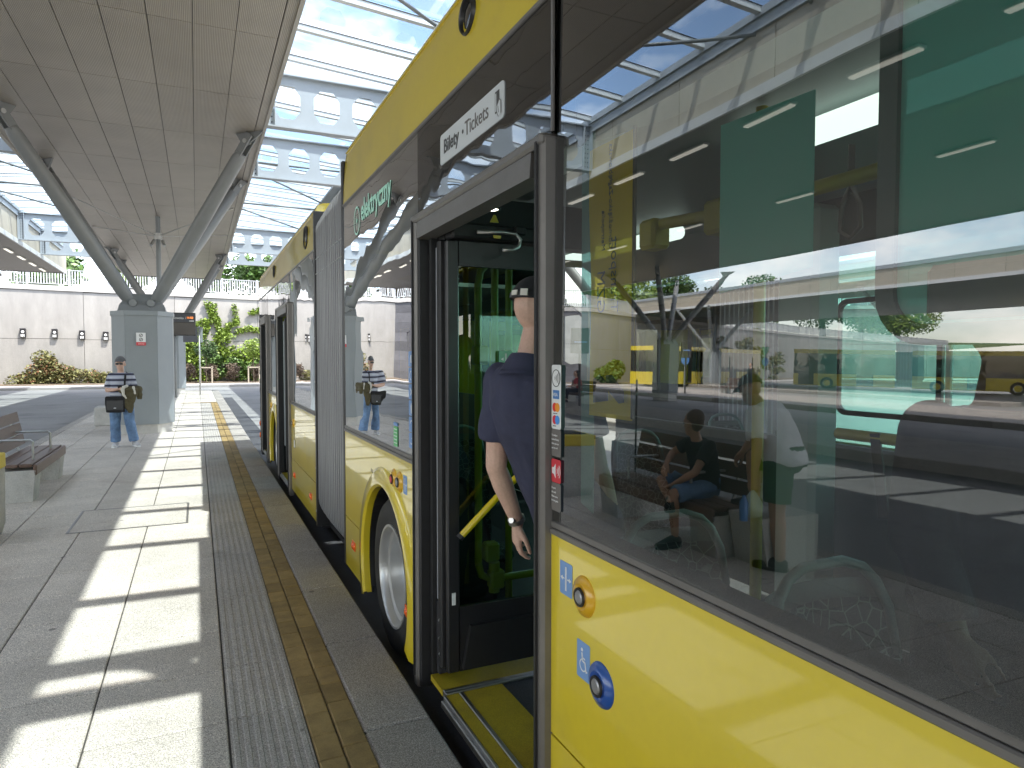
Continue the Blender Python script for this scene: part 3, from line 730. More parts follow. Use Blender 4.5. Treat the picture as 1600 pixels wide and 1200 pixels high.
# railing on the wall
rl = thing('railing', 'pale slatted metal railing along the top of the retaining wall', 'railing', (0, 52.3, 6))
rp = offs(WALL, 0.12); bal = MB(); hr = MB(); pos_me = MB().box(-0.06, -0.06, 0, 0.06, 0.06, 1.12).mesh('post', m_rail_w)
np_ = 0
for i in range(len(WALL) - 1):
    a, b = V((*rp[i], ZT(WALL[i][0]) + 0.3)), V((*rp[i + 1], ZT(WALL[i + 1][0]) + 0.3)); L = (b - a).length; d = (b - a) / L; nn = V((d.y, -d.x, 0))
    hr.bar(a + V((0, 0, 1.05)), b + V((0, 0, 1.05)), 0.07, 0.05); hr.bar(a + V((0, 0, 0.12)), b + V((0, 0, 0.12)), 0.05, 0.04)
    m = int(L / 0.155)
    for k in range(m):
        p = a + d * (L * (k + 0.5) / m); bal.obox(p + V((0, 0, 0.585)), d * 0.036, nn * 0.012, (0, 0, 0.45))
    m = int(L / 2.1)
    for k in range(m): inst(pos_me, 'post', a + d * (L * k / m), rl)
hr.build('rails', m_rail_w, rl); bal.build('balusters', m_rail_w, rl, kind='stuff')
# black and white wall fixtures
for k, (x, z) in enumerate(((-9.95, 3.18), (-8.26, 3.17), (-6.76, 3.10), (-5.43, 3.04))):
    L_ = ['leftmost of the small black boxes on the pale wall', 'second small black box from the left on the pale wall', 'third small black box from the left on the pale wall', 'small black box on the wall nearest the column'][k]
    t = thing('wall_box', L_, 'wall fixture', (x, 52.2, z), 'black wall boxes')
    MB().cbox(x - 0.16, 52.05, z - 0.29, x + 0.16, 52.24, z + 0.29, 0.02).build('case', m_blackp, t)
    MB().lathe([(0, -0.03), (0.06, -0.03), (0.085, 0.0), (0.085, 0.06)], (x, 52.03, z + 0.06), (0, 1, 0), 16).build('lens', m_white, t, smooth=40)
    sl_ = MB()
    for q in range(3): sl_.box(x - 0.10 + q * 0.075, 52.035, z - 0.25, x - 0.06 + q * 0.075, 52.052, z - 0.08)
    sl_.build('louvre', m_white, t)
for k, x in enumerate((-16.5, -19.5)):
    t = thing('wall_lamp', ['round white wall lamp on the dark stone facing, right one', 'round white wall lamp on the dark stone facing, left one'][k], 'lamp', (x, 52.0, 3.2), 'round lamps on dark stone')
    MB().lathe([(0, -0.2), (0.12, -0.17), (0.16, -0.08), (0.14, 0)], (x, 51.85, 3.2), (0, 1, 0), 16).build('shade', m_white, t, smooth=True)
    MB().box(x - 0.1, 51.8, 3.05, x + 0.1, 51.98, 3.4).build('bracket', m_galv, t)

# ================================================================== VEGETATION
def leaf_cloud(mb, pts, size, n, jit=0.3, flat=None):
    for _ in range(n):
        c, r = random.choice(pts)
        while True:
            q = V((random.uniform(-1, 1), random.uniform(-1, 1), random.uniform(-1, 1)))
            if 0.25 < q.length < 1: break
        p = V(c) + V((q.x * r[0], q.y * r[1], q.z * r[2]))
        s = size * random.uniform(0.6, 1.4)
        a = V((random.gauss(0, 1), random.gauss(0, 1), random.gauss(0, 0.7))).normalized()
        b = a.cross(V((random.gauss(0, 1), random.gauss(0, 1), random.gauss(0, 1)))).normalized()
        mb.add([p - a * s, p + b * s * 0.55, p + a * s, p - b * s * 0.55], [(0, 1, 2, 3)])
    return mb
def tree(x, y, z, h, r, mt, label, n=2600, leaf=0.22, group='trees above the wall', ck=7):
    t = thing('tree', label, 'tree', (x, y, z), group)
    pts = []
    for k in range(ck):
        a = random.uniform(0, 2 * pi); rr = r * random.uniform(0.1, 0.75)
        s = r * random.uniform(0.38, 0.62)
        pts.append(((x + rr * cos(a), y + rr * sin(a), z + h * random.uniform(0.42, 0.88)), (s, s, s * random.uniform(0.7, 1.0))))
    tk = MB(); tk.tube([(x, y, z - 0.3), (x + 0.05, y, z + h * 0.25), (x - 0.08, y + .1, z + h * 0.55), (x, y, z + h * 0.8)], [r * 0.09, r * 0.07, r * 0.05, r * 0.02], 9)
    for c, s in pts: tk.tube([(x, y, z + h * random.uniform(0.25, 0.4)), ((x + c[0]) / 2, (y + c[1]) / 2, (z + h * 0.35 + c[2]) / 2), c], [r * 0.04, r * 0.03, r * 0.012], 6)
    tk.build('trunk', m_bark, t, smooth=True)
    leaf_cloud(MB(), pts, leaf, n).build('crown', mt, t, fixn=False)
    return t
for (x, y, h, r, mt, lab) in ((-9.5, 59, 3.2, 3.0, m_leaf2, 'low bushy green tree behind the railing left of the column'), (-4.2, 58, 3.6, 2.8, m_leaf1, 'bright lime green tree behind the railing above the column'), (0.8, 60, 3.4, 2.6, m_leaf2, 'mid green tree behind the railing right of the struts'),
        (4.6, 58.5, 3.6, 2.6, m_leaf2, 'green tree behind the railing beside the bus roof'), (-14, 60, 4.5, 3.2, m_leaf4, 'dark purple-leaved tree behind the railing at far left'), (-30, 66, 9, 5, m_leaf2, 'tall green tree on the bank left of the red-roofed house'), (-44, 74, 8, 5, m_leaf1, 'pale green rounded tree on the bank beyond the banner'),
        (-56, 80, 9, 5.5, m_leaf2, 'broad green tree on the bank over the distant bus'), (-68, 86, 8, 5, m_leaf5, 'dark green tree on the bank at the end of the wall'), (-84, 92, 9, 6, m_leaf2, 'large green tree farthest along the bank'), (-20, 62, 7, 4, m_leaf5, 'dark green tree on the bank above the dark stone facing'), (-38, 70, 6, 4, m_leaf2, 'mid-height green tree beside the red roof'),
        (-72, 83, 9, 6, m_leaf2, 'broad green tree on the bank just left of the farthest wall bend'), (-97, 90, 10, 7, m_leaf5, 'dark spreading tree on the bank past the farthest wall bend'), (-111, 94, 10, 7, m_leaf2, 'second last green tree on the far bank'), (-126, 98, 10, 8, m_leaf1, 'last pale green tree at the end of the far bank'),
        (24, 58, 7, 5, m_leaf2, 'green tree on the right bank behind the bus'), (48, 52, 7, 5, m_leaf5, 'dark tree on the right bank seen through the bus')):
    tree(x, y, 6.0, h, r, mt, lab, n=int(1500 + 260 * r * r * 0.35), leaf=0.17 + 0.012 * r)
# ivy on the wall right of the column
iv = thing('wall_ivy', 'bright lime green ivy climbing the pale wall right of the column', 'ivy', (1.5, 52.2, 0))
mb = MB(); random.seed(11)
cl = []
for k in range(70):
    x = random.uniform(-1.2, 4.6); top = 2.6 + 1.2 * sin(x * 1.3) * 0.5 + random.uniform(-0.4, 0.6)
    cl.append(((x, 51.85, random.uniform(0.1, max(0.5, top))), (0.55, 0.35, 0.42)))
leaf_cloud(mb, cl, 0.12, 4200)
strands = [[(0.3, 2.5), (0.6, 3.6), (1.0, 4.6), (0.7, 5.4)], [(1.3, 2.6), (1.5, 3.6), (1.2, 4.4), (1.1, 5.3)], [(1.8, 3.0), (2.0, 3.8), (2.6, 4.1), (2.5, 5.2)], [(-0.3, 3.6), (0.4, 4.1), (1.4, 4.2)], [(2.6, 3.4), (3.4, 3.7), (4.2, 3.5)], [(-0.8, 2.2), (-0.3, 3.0), (0.1, 3.7)], [(3.6, 4.8), (4.2, 5.0), (4.8, 5.3)]]
stm = MB()
for s_ in strands:
    stm.tube([(x, 52.17, z) for x, z in s_], 0.02, 5)
    for a, b in zip(s_, s_[1:]):
        leaf_cloud(mb, [((a[0] + (b[0] - a[0]) * q, 52.05, a[1] + (b[1] - a[1]) * q), (0.26, 0.1, 0.24)) for q in (0, 0.25, 0.5, 0.75, 1)], 0.10, 170)
mb.build('leaves', m_leaf1, iv, fixn=False); stm.build('stem', m_bark, iv)
mb = leaf_cloud(MB(), [((random.uniform(0.3, 4.6), 51.6, random.uniform(0.0, 1.5)), (0.5, 0.4, 0.4)) for _ in range(24)], 0.11, 1700)
sb = thing('wall_shrubs', 'mixed darker green shrubs along the foot of the ivy wall', 'shrubs', (2.5, 51.6, 0)); mb.build('leaves', m_leaf2, sb, fixn=False)
# trailing creeper heap at the left
cr_ = thing('creeper_heap', 'dry olive and rust creeper heap against the wall at left', 'creeper', (-8.5, 51.3, 0))
pts = [((x, 51.5, z), (0.7, 0.6, 0.5)) for x, z in ((-10.2, 0.1), (-9.6, 0.3), (-9.1, 0.8), (-8.7, 1.3), (-8.4, 0.9), (-8.0, 0.8), (-7.5, 0.6), (-7.0, 0.4), (-8.6, 0.3), (-7.8, 0.2), (-6.3, 0.4), (-5.8, 0.25), (-9.2, 0.2), (-5.3, 0.2), (-8.8, 1.6))]
leaf_cloud(MB(), pts, 0.09, 5200).build('leaves', m_leaf3, cr_, fixn=False)
leaf_cloud(MB(), pts[1:7] + pts[9:11], 0.08, 1000).build('dry_leaves', m_leaf6, cr_, fixn=False)
for k, (x, y) in enumerate(((-0.45, 50.6), (0.9, 50.3), (2.25, 50.3), (3.7, 50.4), (-4.6, 50.9), (6.2, 50.2))):
    lab = ['purple barberry shrub just right of the second column', 'purple barberry shrub behind the bus stop post', 'purple barberry shrub in the middle of the ivy bed', 'purple barberry shrub beside the rear of the bus', 'reddish low shrub left of the nearest column', 'purple barberry shrub hidden behind the bus'][k]
    t = thing('barberry_shrub', lab, 'shrub', (x, y, 0), 'purple shrubs by the wall')
    st = MB()
    for q in range(14):
        a = random.uniform(0, 2 * pi); st.tube([(x, y, -0.1), (x + 0.4 * cos(a), y + 0.4 * sin(a), random.uniform(0.7, 1.2))], 0.012, 4)
    st.build('stems', m_bark, t)
    leaf_cloud(MB(), [((x + random.uniform(-.3, .3), y + random.uniform(-.3, .3), random.uniform(0.35, 1.0)), (0.25, 0.25, 0.3)) for _ in range(10)], 0.06, 900).build('leaves', m_leaf4, t, fixn=False)
for k, (x, y) in enumerate(((0.55, 49.6), (3.5, 49.6))):
    t = thing('young_tree', ['young round-headed tree with stakes behind the bus stop post', 'young round-headed tree with white stakes beside the bus'][k], 'tree', (x, y, 0), 'staked young trees')
    MB().tube([(x, y, -0.1), (x, y, 1.9)], 0.03, 8).build('trunk', m_bark, t)
    leaf_cloud(MB(), [((x, y, 2.2 + (0.15 if k else 0)), (0.75, 0.7, 0.6)), ((x + .2, y, 1.9), (0.5, .5, .3))], 0.085, 1300).build('crown', m_leaf1 if k else m_leaf5, t, fixn=False)
    sk = MB()
    for q in (-0.35, 0.35): sk.box(x + q - 0.04, y - 0.3, -0.1, x + q + 0.04, y - 0.22, 1.05)
    sk.box(x - 0.35, y - 0.3, 0.92, x + 0.35, y - 0.24, 1.0); sk.build('stakes', mat('stake_wood', (0.35, 0.31, 0.25), 0.8), t)
# creeper in the reflected far wall
for k, (x, y) in enumerate(((-52, 62.4), (-60, 66.2))):
    t = thing('far_creeper', ['brown-green creeper on the distant wall left of the white-shirted man', 'brown-green creeper farther along the distant wall'][k], 'creeper', (x, y, 0), 'creepers on the distant wall')
    leaf_cloud(MB(), [((x + random.uniform(-3.5, 3.5), y + random.uniform(-.4, .4), random.uniform(0, 4.5)), (0.5, 0.8, 0.5)) for _ in range(26)], 0.16, 2200).build('leaves', m_leaf3, t, fixn=False)
t = thing('far_bush', 'rounded green bush at the corner of the dark stone facing', 'bush', (-28, 50.4, 0))
leaf_cloud(MB(), [((-28.5, 50.6, 0.7), (1.3, 0.8, 0.8)), ((-29.6, 51.2, 1.2), (0.9, 0.7, 0.8))], 0.14, 1700).build('leaves', m_leaf2, t, fixn=False)
# house with a red roof beyond the bank
hs = thing('house', 'house with a red tiled roof on the bank beyond the trees', 'house', (-50, 96, 9))
MB().box(-56, 92, 7.5, -44, 100, 14).build('wall', mat('house_render', (0.5, 0.46, 0.4), 0.9), hs)
MB().prism([(91.4, 13.9), (100.6, 13.9), (96, 18)], 'x', -56.5, -43.5).build('roof', mat('red_roof_tile', (0.36, 0.085, 0.045), 0.8, var=0.2), hs)
for k in range(4):
    w_ = MB().box(-54.6 + k * 3, 91.93, 10.6, -53.4 + k * 3, 92.0, 12.2).build('window', m_dgrey, hs)
    MB().box(-54.7 + k * 3, 91.9, 10.45, -53.3 + k * 3, 91.98, 10.59).build('sill', m_white, w_)
# parked car on the upper road at right
car = thing('parked_car', 'blue parked car on the upper road, seen through the far bus windows', 'car', (57, 43.5, 6.05))
def carprof(): return [(-2.1, 0.35), (-2.1, 0.75), (-1.7, 0.95), (-1.0, 1.0), (-0.45, 1.42), (0.9, 1.45), (1.6, 1.0), (2.1, 0.9), (2.15, 0.4)]
mb = MB(); mb.prism([(57 + a, 6.0 + b) for a, b in carprof()], 'y', 42.7, 44.3); mb.build('body', mat('blue_car_paint', (0.05, 0.16, 0.25), 0.3, coat=1.0), car)
mb = MB().prism([(56.1, 7.0), (56.55, 7.36), (57.8, 7.39), (58.35, 7.02)], 'y', 42.68, 44.32); mb.build('window', m_blackgl2, car)
for a in (-1.3, 1.35):
    for yy in (42.66, 44.34): MB().lathe([(0, -0.1), (0.32, -0.1), (0.32, 0.1), (0, 0.1)], (57 + a, yy, 6.33), (0, 1, 0), 18).build('wheel', m_black, car)

# ================================================================== STREET FURNITURE
def bench(cx, cy, label):
    t = thing('bench', label, 'bench', (cx, cy, 0), 'plank benches on the platform')
    L = 1.9; y0, y1 = cy - L / 2, cy + L / 2
    for yy in (y0 + 0.16, y1 - 0.16):
        mb = MB(); mb.prism([(cx - 0.28, 0), (cx + 0.20, 0), (cx + 0.24, 0.36), (cx - 0.28, 0.36)], 'y', yy - 0.16, yy + 0.16)
        mb.build('concrete_leg', m_concb, t)
    for k in range(3):
        x = cx - 0.13 + k * 0.135
        MB().cbox(x - 0.062, y0, 0.395, x + 0.062, y1, 0.435, 0.008).build('seat_plank', m_wood, t)
    MB().cbox(cx + 0.21, y0, 0.30, cx + 0.25, y1, 0.425, 0.012).build('front_plank', m_wood, t)
    for k in range(3):
        z = 0.54 + k * 0.15; x = cx - 0.245 - k * 0.03
        a = V((-0.2, 0, 1)).normalized(); MB().obox((x, cy, z), (0.018, 0, 0.0036), (0, L / 2, 0), a * 0.066).build('back_plank', m_wood, t)
    for yy in (y0 + 0.3, cy, y1 - 0.3):
        MB().tube([(cx + 0.15, yy, 0.375), (cx - 0.20, yy, 0.378), (cx - 0.25, yy, 0.45), (cx - 0.345, yy, 0.90)], 0.018, 6).build('support', m_galv, t)
    for yy in (y0 + 0.42, y1 - 0.42):
        MB().tube([(cx + 0.14, yy, 0.43), (cx + 0.14, yy, 0.645), (cx + 0.12, yy, 0.665), (cx - 0.24, yy, 0.67)], 0.014, 8).build('armrest', m_galv, t)
    return t
bn = bench(-1.93, 10.25, 'brown plank bench on concrete legs at the left edge of the platform')
copy_tree(bn, loc=(-2.0, 5.45, 0), label='plank bench the boy sits on, mirrored in the bus window')
copy_tree(bn, loc=(-25.3, 31.0, 0), label='distant plank bench on the far platform in front of the parked bus')
copy_tree(bn, loc=(-11.6, 24.9, 0), label='plank bench with the woman in red sitting on it')
bb = thing('concrete_block', 'pale tapered concrete block at the end of the boy\'s bench', 'block', (-2.2, 4.25, 0))
MB().prism([(-2.5, 0), (-1.98, 0), (-1.9, 0.42), (-2.5, 0.42)], 'y', 4.1, 4.47).build('block', m_concb, bb)
wb = thing('litter_bin', 'square concrete litter bin with a yellow band round its top', 'bin', (-1.92, 7.5, 0))
MB().rings([[(-1.92 + s * a, 7.5 + s * b, z) for a, b in ((-1, -1), (1, -1), (1, 1), (-1, 1))] for s, z in ((0.235, 0), (0.262, 0.10), (0.268, 0.62))]).build('body', m_concb, wb)
MB().cbox(-2.195, 7.225, 0.622, -1.645, 7.775, 0.76, 0.01).build('yellow_band', mat('yellow_band_paint', (0.62, 0.47, 0.02), 0.5), wb)
MB().box(-2.1, 7.32, 0.762, -1.74, 7.68, 0.772).build('opening', m_blackp, wb)
kb = thing('low_concrete_block', 'low pale concrete block half hidden behind the waiting man', 'block', (-1.95, 19.2, 0))
MB().cbox(-2.25, 18.9, 0, -1.72, 19.6, 0.45, 0.02).build('block', m_concb, kb)
# departure display and stop sign
ds = thing('departure_display', 'dark departure display with white and amber lettering beside the second column', 'display', (-0.42, 31.0, 2.5))
MB().cbox(-0.98, 30.92, 2.52, -0.02, 31.10, 3.46, 0.015).build('case', m_blackp, ds)
MB().box(-0.96, 30.905, 3.08, -0.04, 30.918, 3.42).build('header', mat('display_slate', (0.045, 0.05, 0.06), 0.4), ds)
MB().box(-0.96, 30.905, 2.57, -0.04, 30.918, 3.06).build('screen', mat('display_screen', (0.035, 0.03, 0.028), 0.2), ds)
amber = mat('amber_led', (0.9, 0.25, 0.04), 0.5, emit=0.6)
text('onowska 1', 0.13, m_white, ds, (-0.93, 30.9, 3.2), (1, 0, 0), (0, 0, 1)); text('11:52', 0.115, amber, ds, (-0.36, 30.9, 3.22), (1, 0, 0), (0, 0, 1))
MB().box(-0.26, 30.9, 3.11, -0.08, 30.904, 3.14).build('line_mark', m_white, ds)
MB().tube([(-0.80, 31.05, 0), (-0.80, 31.05, 2.6)], 0.05, 10).build('post', m_steel_d, ds, smooth=True)
ss = thing('stop_sign_post', 'slim post carrying a dark grey bus stop plate near the platform end', 'sign', (0.11, 33.0, 0))
MB().tube([(0.11, 33.0, 0), (0.11, 33.0, 3.02)], 0.032, 10).build('post', m_galv, ss, smooth=True)
MB().cbox(-0.53, 32.95, 2.3, 0.05, 32.99, 2.92, 0.006).build('plate', mat('stop_plate', (0.09, 0.095, 0.11), 0.5), ss)
MB().box(-0.55, 32.96, 2.93, 0.28, 33.02, 2.97).build('arm', m_steel_d, ss)
MB().box(0.15, 32.95, 2.3, 0.25, 32.99, 2.92).build('side_plate', m_steel, ss)
def info_post(x, y, label, round_=False):
    t = thing('info_post', label, 'sign', (x, y, 0), 'stop posts of the other platforms')
    MB().tube([(x, y, 0), (x, y, 2.9)], 0.045, 8).build('post', m_dgrey, t)
    MB().cbox(x - 0.35, y - 0.05, 2.0, x + 0.35, y + 0.05, 2.95, 0.02).build('board', m_dgrey, t)
    MB().box(x - 0.25, y - 0.058, 2.4, x + 0.25, y - 0.052, 2.46).build('caption', m_bluel, t)
    return t
info_post(-10.6, 22.9, 'dark stop post by the seated woman in red')
info_post(-22.6, 32.0, 'dark stop post on the far platform by the slim column')
def yield_post(x, y, label):
    t = thing('road_sign', label, 'road sign', (x, y, 0), 'road signs at the far lane')
    MB().tube([(x, y, -0.2), (x, y, 3.1)], 0.04, 8).build('post', m_galv, t)
    MB().prism([(x - 0.45, 3.1), (x + 0.45, 3.1), (x, 2.35)], 'y', y - 0.05, y - 0.02).build('triangle', m_greens, t)
    MB().lathe([(0, -0.02), (0.34, -0.02), (0.34, 0.02), (0, 0.02)], (x, y - 0.035, 1.95), (0, 1, 0), 20).build('disc', m_blue, t)
    return t
yield_post(-27.6, 38.6, 'post with triangle and round road sign before the distant bus')
yield_post(-38, 42, 'post with triangle and round road sign beyond the white-shirted man')
# slim dark pole standing behind the boy's bench
pl = thing('thin_pole', 'thin black pole rising behind the boy\'s bench', 'pole', (-2.55, 6.9, 0))
MB().tube([(-2.55, 6.9, 0), (-2.55, 6.9, 1.45)], 0.012, 8).build('rod', m_blackp, pl); MB().lathe([(0, 0.0), (0.05, 0.0), (0.04, 0.03), (0, 0.03)], (-2.55, 6.9, 0), (0, 0, 1), 12).build('foot', m_blackp, pl)

# ================================================================== THE ARTICULATED BUS
bus = thing('articulated_bus', 'yellow articulated city bus with black glass, grey bellows and its nearest door open', 'bus', (1.04, 4.0, -0.22))
BX = 1.04; FX = 3.58; FLOOR = 0.04
def bpart(mb, name, m, parent=None, smooth=False, **kw): return mb.build(name, m, parent or bus, smooth, **kw)
def arc(c, r, z, up=True, n=20):
    """points of a wheel arch of radius r about (y,z)=c, from height z on the near side over to the far side"""
    dz = z - c[1]; a = math.asin(max(-1, min(1, dz / r)))
    return [(c[0] - r * cos(a + (pi - 2 * a) * k / n), c[1] + r * sin(a + (pi - 2 * a) * k / n)) for k in range(n + 1)]
SEAM, WAIST, BAND, BTOP = 0.412, 1.075, 2.45, 2.81
def panel(poly, name='side_panel', m=None, x0=BX, x1=BX + 0.03): return bpart(MB().prism(poly, 'x', x0, x1), name, m or m_yel)
def rect(y0, y1, z0, z1): return [(y0, z0), (y1, z0), (y1, z1), (y0, z1)]
W1, W2 = (4.13, 0.285), (10.7, 0.285); AR = 0.56
def arched(y0, y1, c):
    a_up = arc(c, AR, SEAM + 0.004); panel([(y0, SEAM + .004)] + a_up + [(y1, SEAM + .004), (y1, WAIST), (y0, WAIST)])
    lo = arc(c, AR, SEAM - 0.004, n=2); bo = arc(c, AR, 0.03, n=2)
    lw = [(c[0] - sqrt(max(0, AR**2 - (z - c[1])**2)), z) for z in (0.03, 0.13, 0.23, 0.33, SEAM - .004)]
    panel([(y0, 0.03)] + lw + [(y0, SEAM - .004)], 'skirt_panel')
    up_ = [(2 * c[0] - y, z) for y, z in lw[::-1]]
    panel(up_ + [(y1, 0.03), (y1, SEAM - .004)], 'skirt_panel')
    fl = MB().lathe([(AR - 0.002, 0.03), (AR - 0.002, -0.012), (AR + 0.015, -0.026), (AR + 0.09, -0.022), (AR + 0.125, 0.002)], (BX, c[0], c[1]), (1, 0, 0), 40, a0=pi - 0.46, a1=2 * pi + 0.46)
    # lathe about +x: sine runs upwards, so mirror the range
    bpart(fl, 'arch_flare', m_yel, smooth=35)
    bpart(MB().lathe([(AR + 0.03, 0.032), (AR - 0.005, 0.034), (AR - 0.012, 0.5), (AR + 0.03, 0.5)], (BX, c[0], c[1]), (1, 0, 0), 32, a0=-0.4 - pi + 0.0, a1=0.4), 'arch_liner', m_black)
def wheel(c, x=BX + 0.045):
    w = thing_part('wheel', c, x)
    return w
def thing_part(name, c, x):
    R = 0.497
    ty = MB().lathe([(0.30, 0.012), (0.33, -0.004), (0.40, -0.012), (0.455, -0.002), (0.485, 0.03), (R, 0.06), (R, 0.25), (0.47, 0.29), (0.30, 0.29)], (x, *c), (1, 0, 0), 56)
    t = bpart(ty, name, mat('tyre_rubber', (0.024, 0.0235, 0.023), 0.7, var=0.25, vscale=10, fine=0.15), smooth=45)
    rim = MB().lathe([(0.318, 0.012), (0.318, -0.006), (0.305, -0.006), (0.292, 0.012), (0.288, 0.045), (0.265, 0.055), (0.255, 0.135), (0.245, 0.150), (0.19, 0.165), (0.165, 0.168), (0.160, 0.15), (0.11, 0.145), (0.105, 0.12), (0.0, 0.115)], (x, *c), (1, 0, 0), 56)
    bpart(rim, 'rim', mat('silver_rim', (0.60, 0.60, 0.59), 0.32, metal=0.55), t, smooth=35)
    nb = MB()
    for k in range(10):
        a = 2 * pi * k / 10; nb.lathe([(0, 0.128), (0.016, 0.130), (0.018, 0.165)], (x, c[0] + 0.215 * cos(a), c[1] + 0.215 * sin(a)), (1, 0, 0), 6)
    bpart(nb, 'wheel_nuts', m_galv, t)
    return t
# ---- yellow lower panels
panel(rect(-4.5, 1.945, SEAM + .004, WAIST)); panel(rect(-4.5, 1.945, 0.03, SEAM - .004), 'skirt_panel')
arched(3.405, 5.36, W1); wheel(W1)
R0 = 6.83
panel(rect(R0, 8.71, SEAM + .004, WAIST)); panel(rect(R0, 8.71, 0.03, SEAM - .004), 'skirt_panel')
arched(10.03, 11.56, W2); wheel(W2)
panel(rect(12.69, 13.22, 0.03, WAIST))
# inner black skin behind the panel gaps
bk = MB()
for y0, y1 in ((-4.5, 1.94), (R0, 8.7), (12.7, 13.2)): bk.box(BX + 0.032, y0, 0.02, BX + 0.05, y1, WAIST)
for c, y0, y1 in ((W1, 3.41, 5.35), (W2, 10.04, 11.55)):
    bk.prism([(y0, 0.02)] + [(y, z) for y, z in arc(c, AR + 0.02, 0.02)] + [(y1, 0.02), (y1, WAIST), (y0, WAIST)], 'x', BX + 0.032, BX + 0.05)
bpart(bk, 'inner_skin', m_black)
# underbody
ub = MB(); ub.box(BX + 0.06, -4.4, -0.05, FX - 0.05, 3.5, FLOOR - 0.03); ub.box(BX + 0.4, 3.5, -0.05, FX - 0.4, 5.3, FLOOR - 0.03); ub.box(BX + 0.5, 5.3, -0.02, FX - 0.5, 6.9, FLOOR - 0.03); ub.box(BX + 0.06, 6.9, -0.05, FX - 0.05, 10.0, FLOOR - .03); ub.box(BX + 0.5, 10.0, -0.05, FX - 0.4, 13.1, FLOOR - .03)
bpart(ub, 'underbody', m_black)
# ---- waist rail under the glass
for y0, y1 in ((-4.5, 1.945), (3.405, 5.36), (R0, 8.71), (10.03, 11.56), (12.69, 13.22)):
    wr = MB(); wr.cbox(BX - 0.008, y0, WAIST + 0.001, BX + 0.03, y1, WAIST + 0.022, 0.004); wr.cbox(BX - 0.003, y0, WAIST + 0.023, BX + 0.03, y1, WAIST + 0.045, 0.003); bpart(wr, 'waist_trim', m_frame)
# ---- windows
ZB = WAIST + 0.046
def gp(y, z):  # first pane: very slightly toed and leaned, as bonded glazing sits
    return (BX + 0.002 - (1.93 - y) * math.tan(radians(0.8)) + (z - ZB) * math.tan(radians(0.46)), y, z)
GY = -0.35
gl = MB().quad(gp(1.945, ZB), gp(GY, ZB), gp(GY, BTOP - 0.01), gp(1.945, BTOP - 0.01))
p1 = bpart(gl, 'window', m_win, fixn=False)
def gq(y0, y1, z0, z1, dx=0.006): 
    a, b, c, d = gp(y1, z0), gp(y0, z0), gp(y0, z1), gp(y1, z1)
    return [(p[0] + dx, p[1], p[2]) for p in (a, b, c, d)]
bnd = MB()
for (y0, y1, z0, z1) in ((GY, 1.945, BAND, BTOP - .01), (GY, 1.945, ZB, 1.155), (1.90, 1.944, 1.156, BAND - .001)): bnd.quad(*gq(y0, y1, z0, z1))
bpart(bnd, 'printed_edge', m_blackp, p1, fixn=False)
def pane(y0, y1, m=m_winw, edges=0.06, z0=ZB, z1=BTOP - 0.01, band=BAND):
    w = bpart(MB().quad((BX + .003, y1, z0), (BX + .003, y0, z0), (BX + .003, y0, z1), (BX + .003, y1, z1)), 'window', m, fixn=False)
    b = MB(); x = BX + 0.009
    for a in ((y0, y1, band, z1), (y0, y1, z0, z0 + 0.05), (y0, y0 + edges, z0 + .0501, band - .0001), (y1 - edges, y1, z0 + .0501, band - .0001)):
        b.quad((x, a[1], a[2]), (x, a[0], a[2]), (x, a[0], a[3]), (x, a[1], a[3]))
    bpart(b, 'printed_edge', m_blackp, w, fixn=False); return w
pane(-2.2, GY - 0.02, m_win); pane(-4.4, -2.22, m_win)
wA = pane(3.41, 5.36)
ZR = -0.13  # the rear section sits a little lower
wB = pane(R0, 8.71, z1=BTOP + ZR - .01, band=BAND + ZR); pane(10.03, 11.56, z1=BTOP + ZR - .01, band=BAND + ZR); pane(12.69, 13.2, z1=BTOP + ZR - .01, band=BAND + ZR)
# glossy black heads over the doors
bpart(MB().box(BX + .001, 1.952, 2.365, BX + 0.02, 3.404, BTOP - .012), 'door_head', m_blackgl)
bpart(MB().box(BX + .001, 8.716, 2.33, BX + 0.02, 10.025, BTOP + ZR - .012), 'door_head', m_blackgl)
bpart(MB().box(BX + .001, 11.566, 2.33, BX + 0.02, 12.685, BTOP + ZR - .012), 'door_head', m_blackgl)
# seam strip between the door head and the first window
bpart(MB().box(BX - 0.003, 1.938, 2.37, BX + 0.004, 1.951, BTOP - .012), 'glass_seam', m_frame)
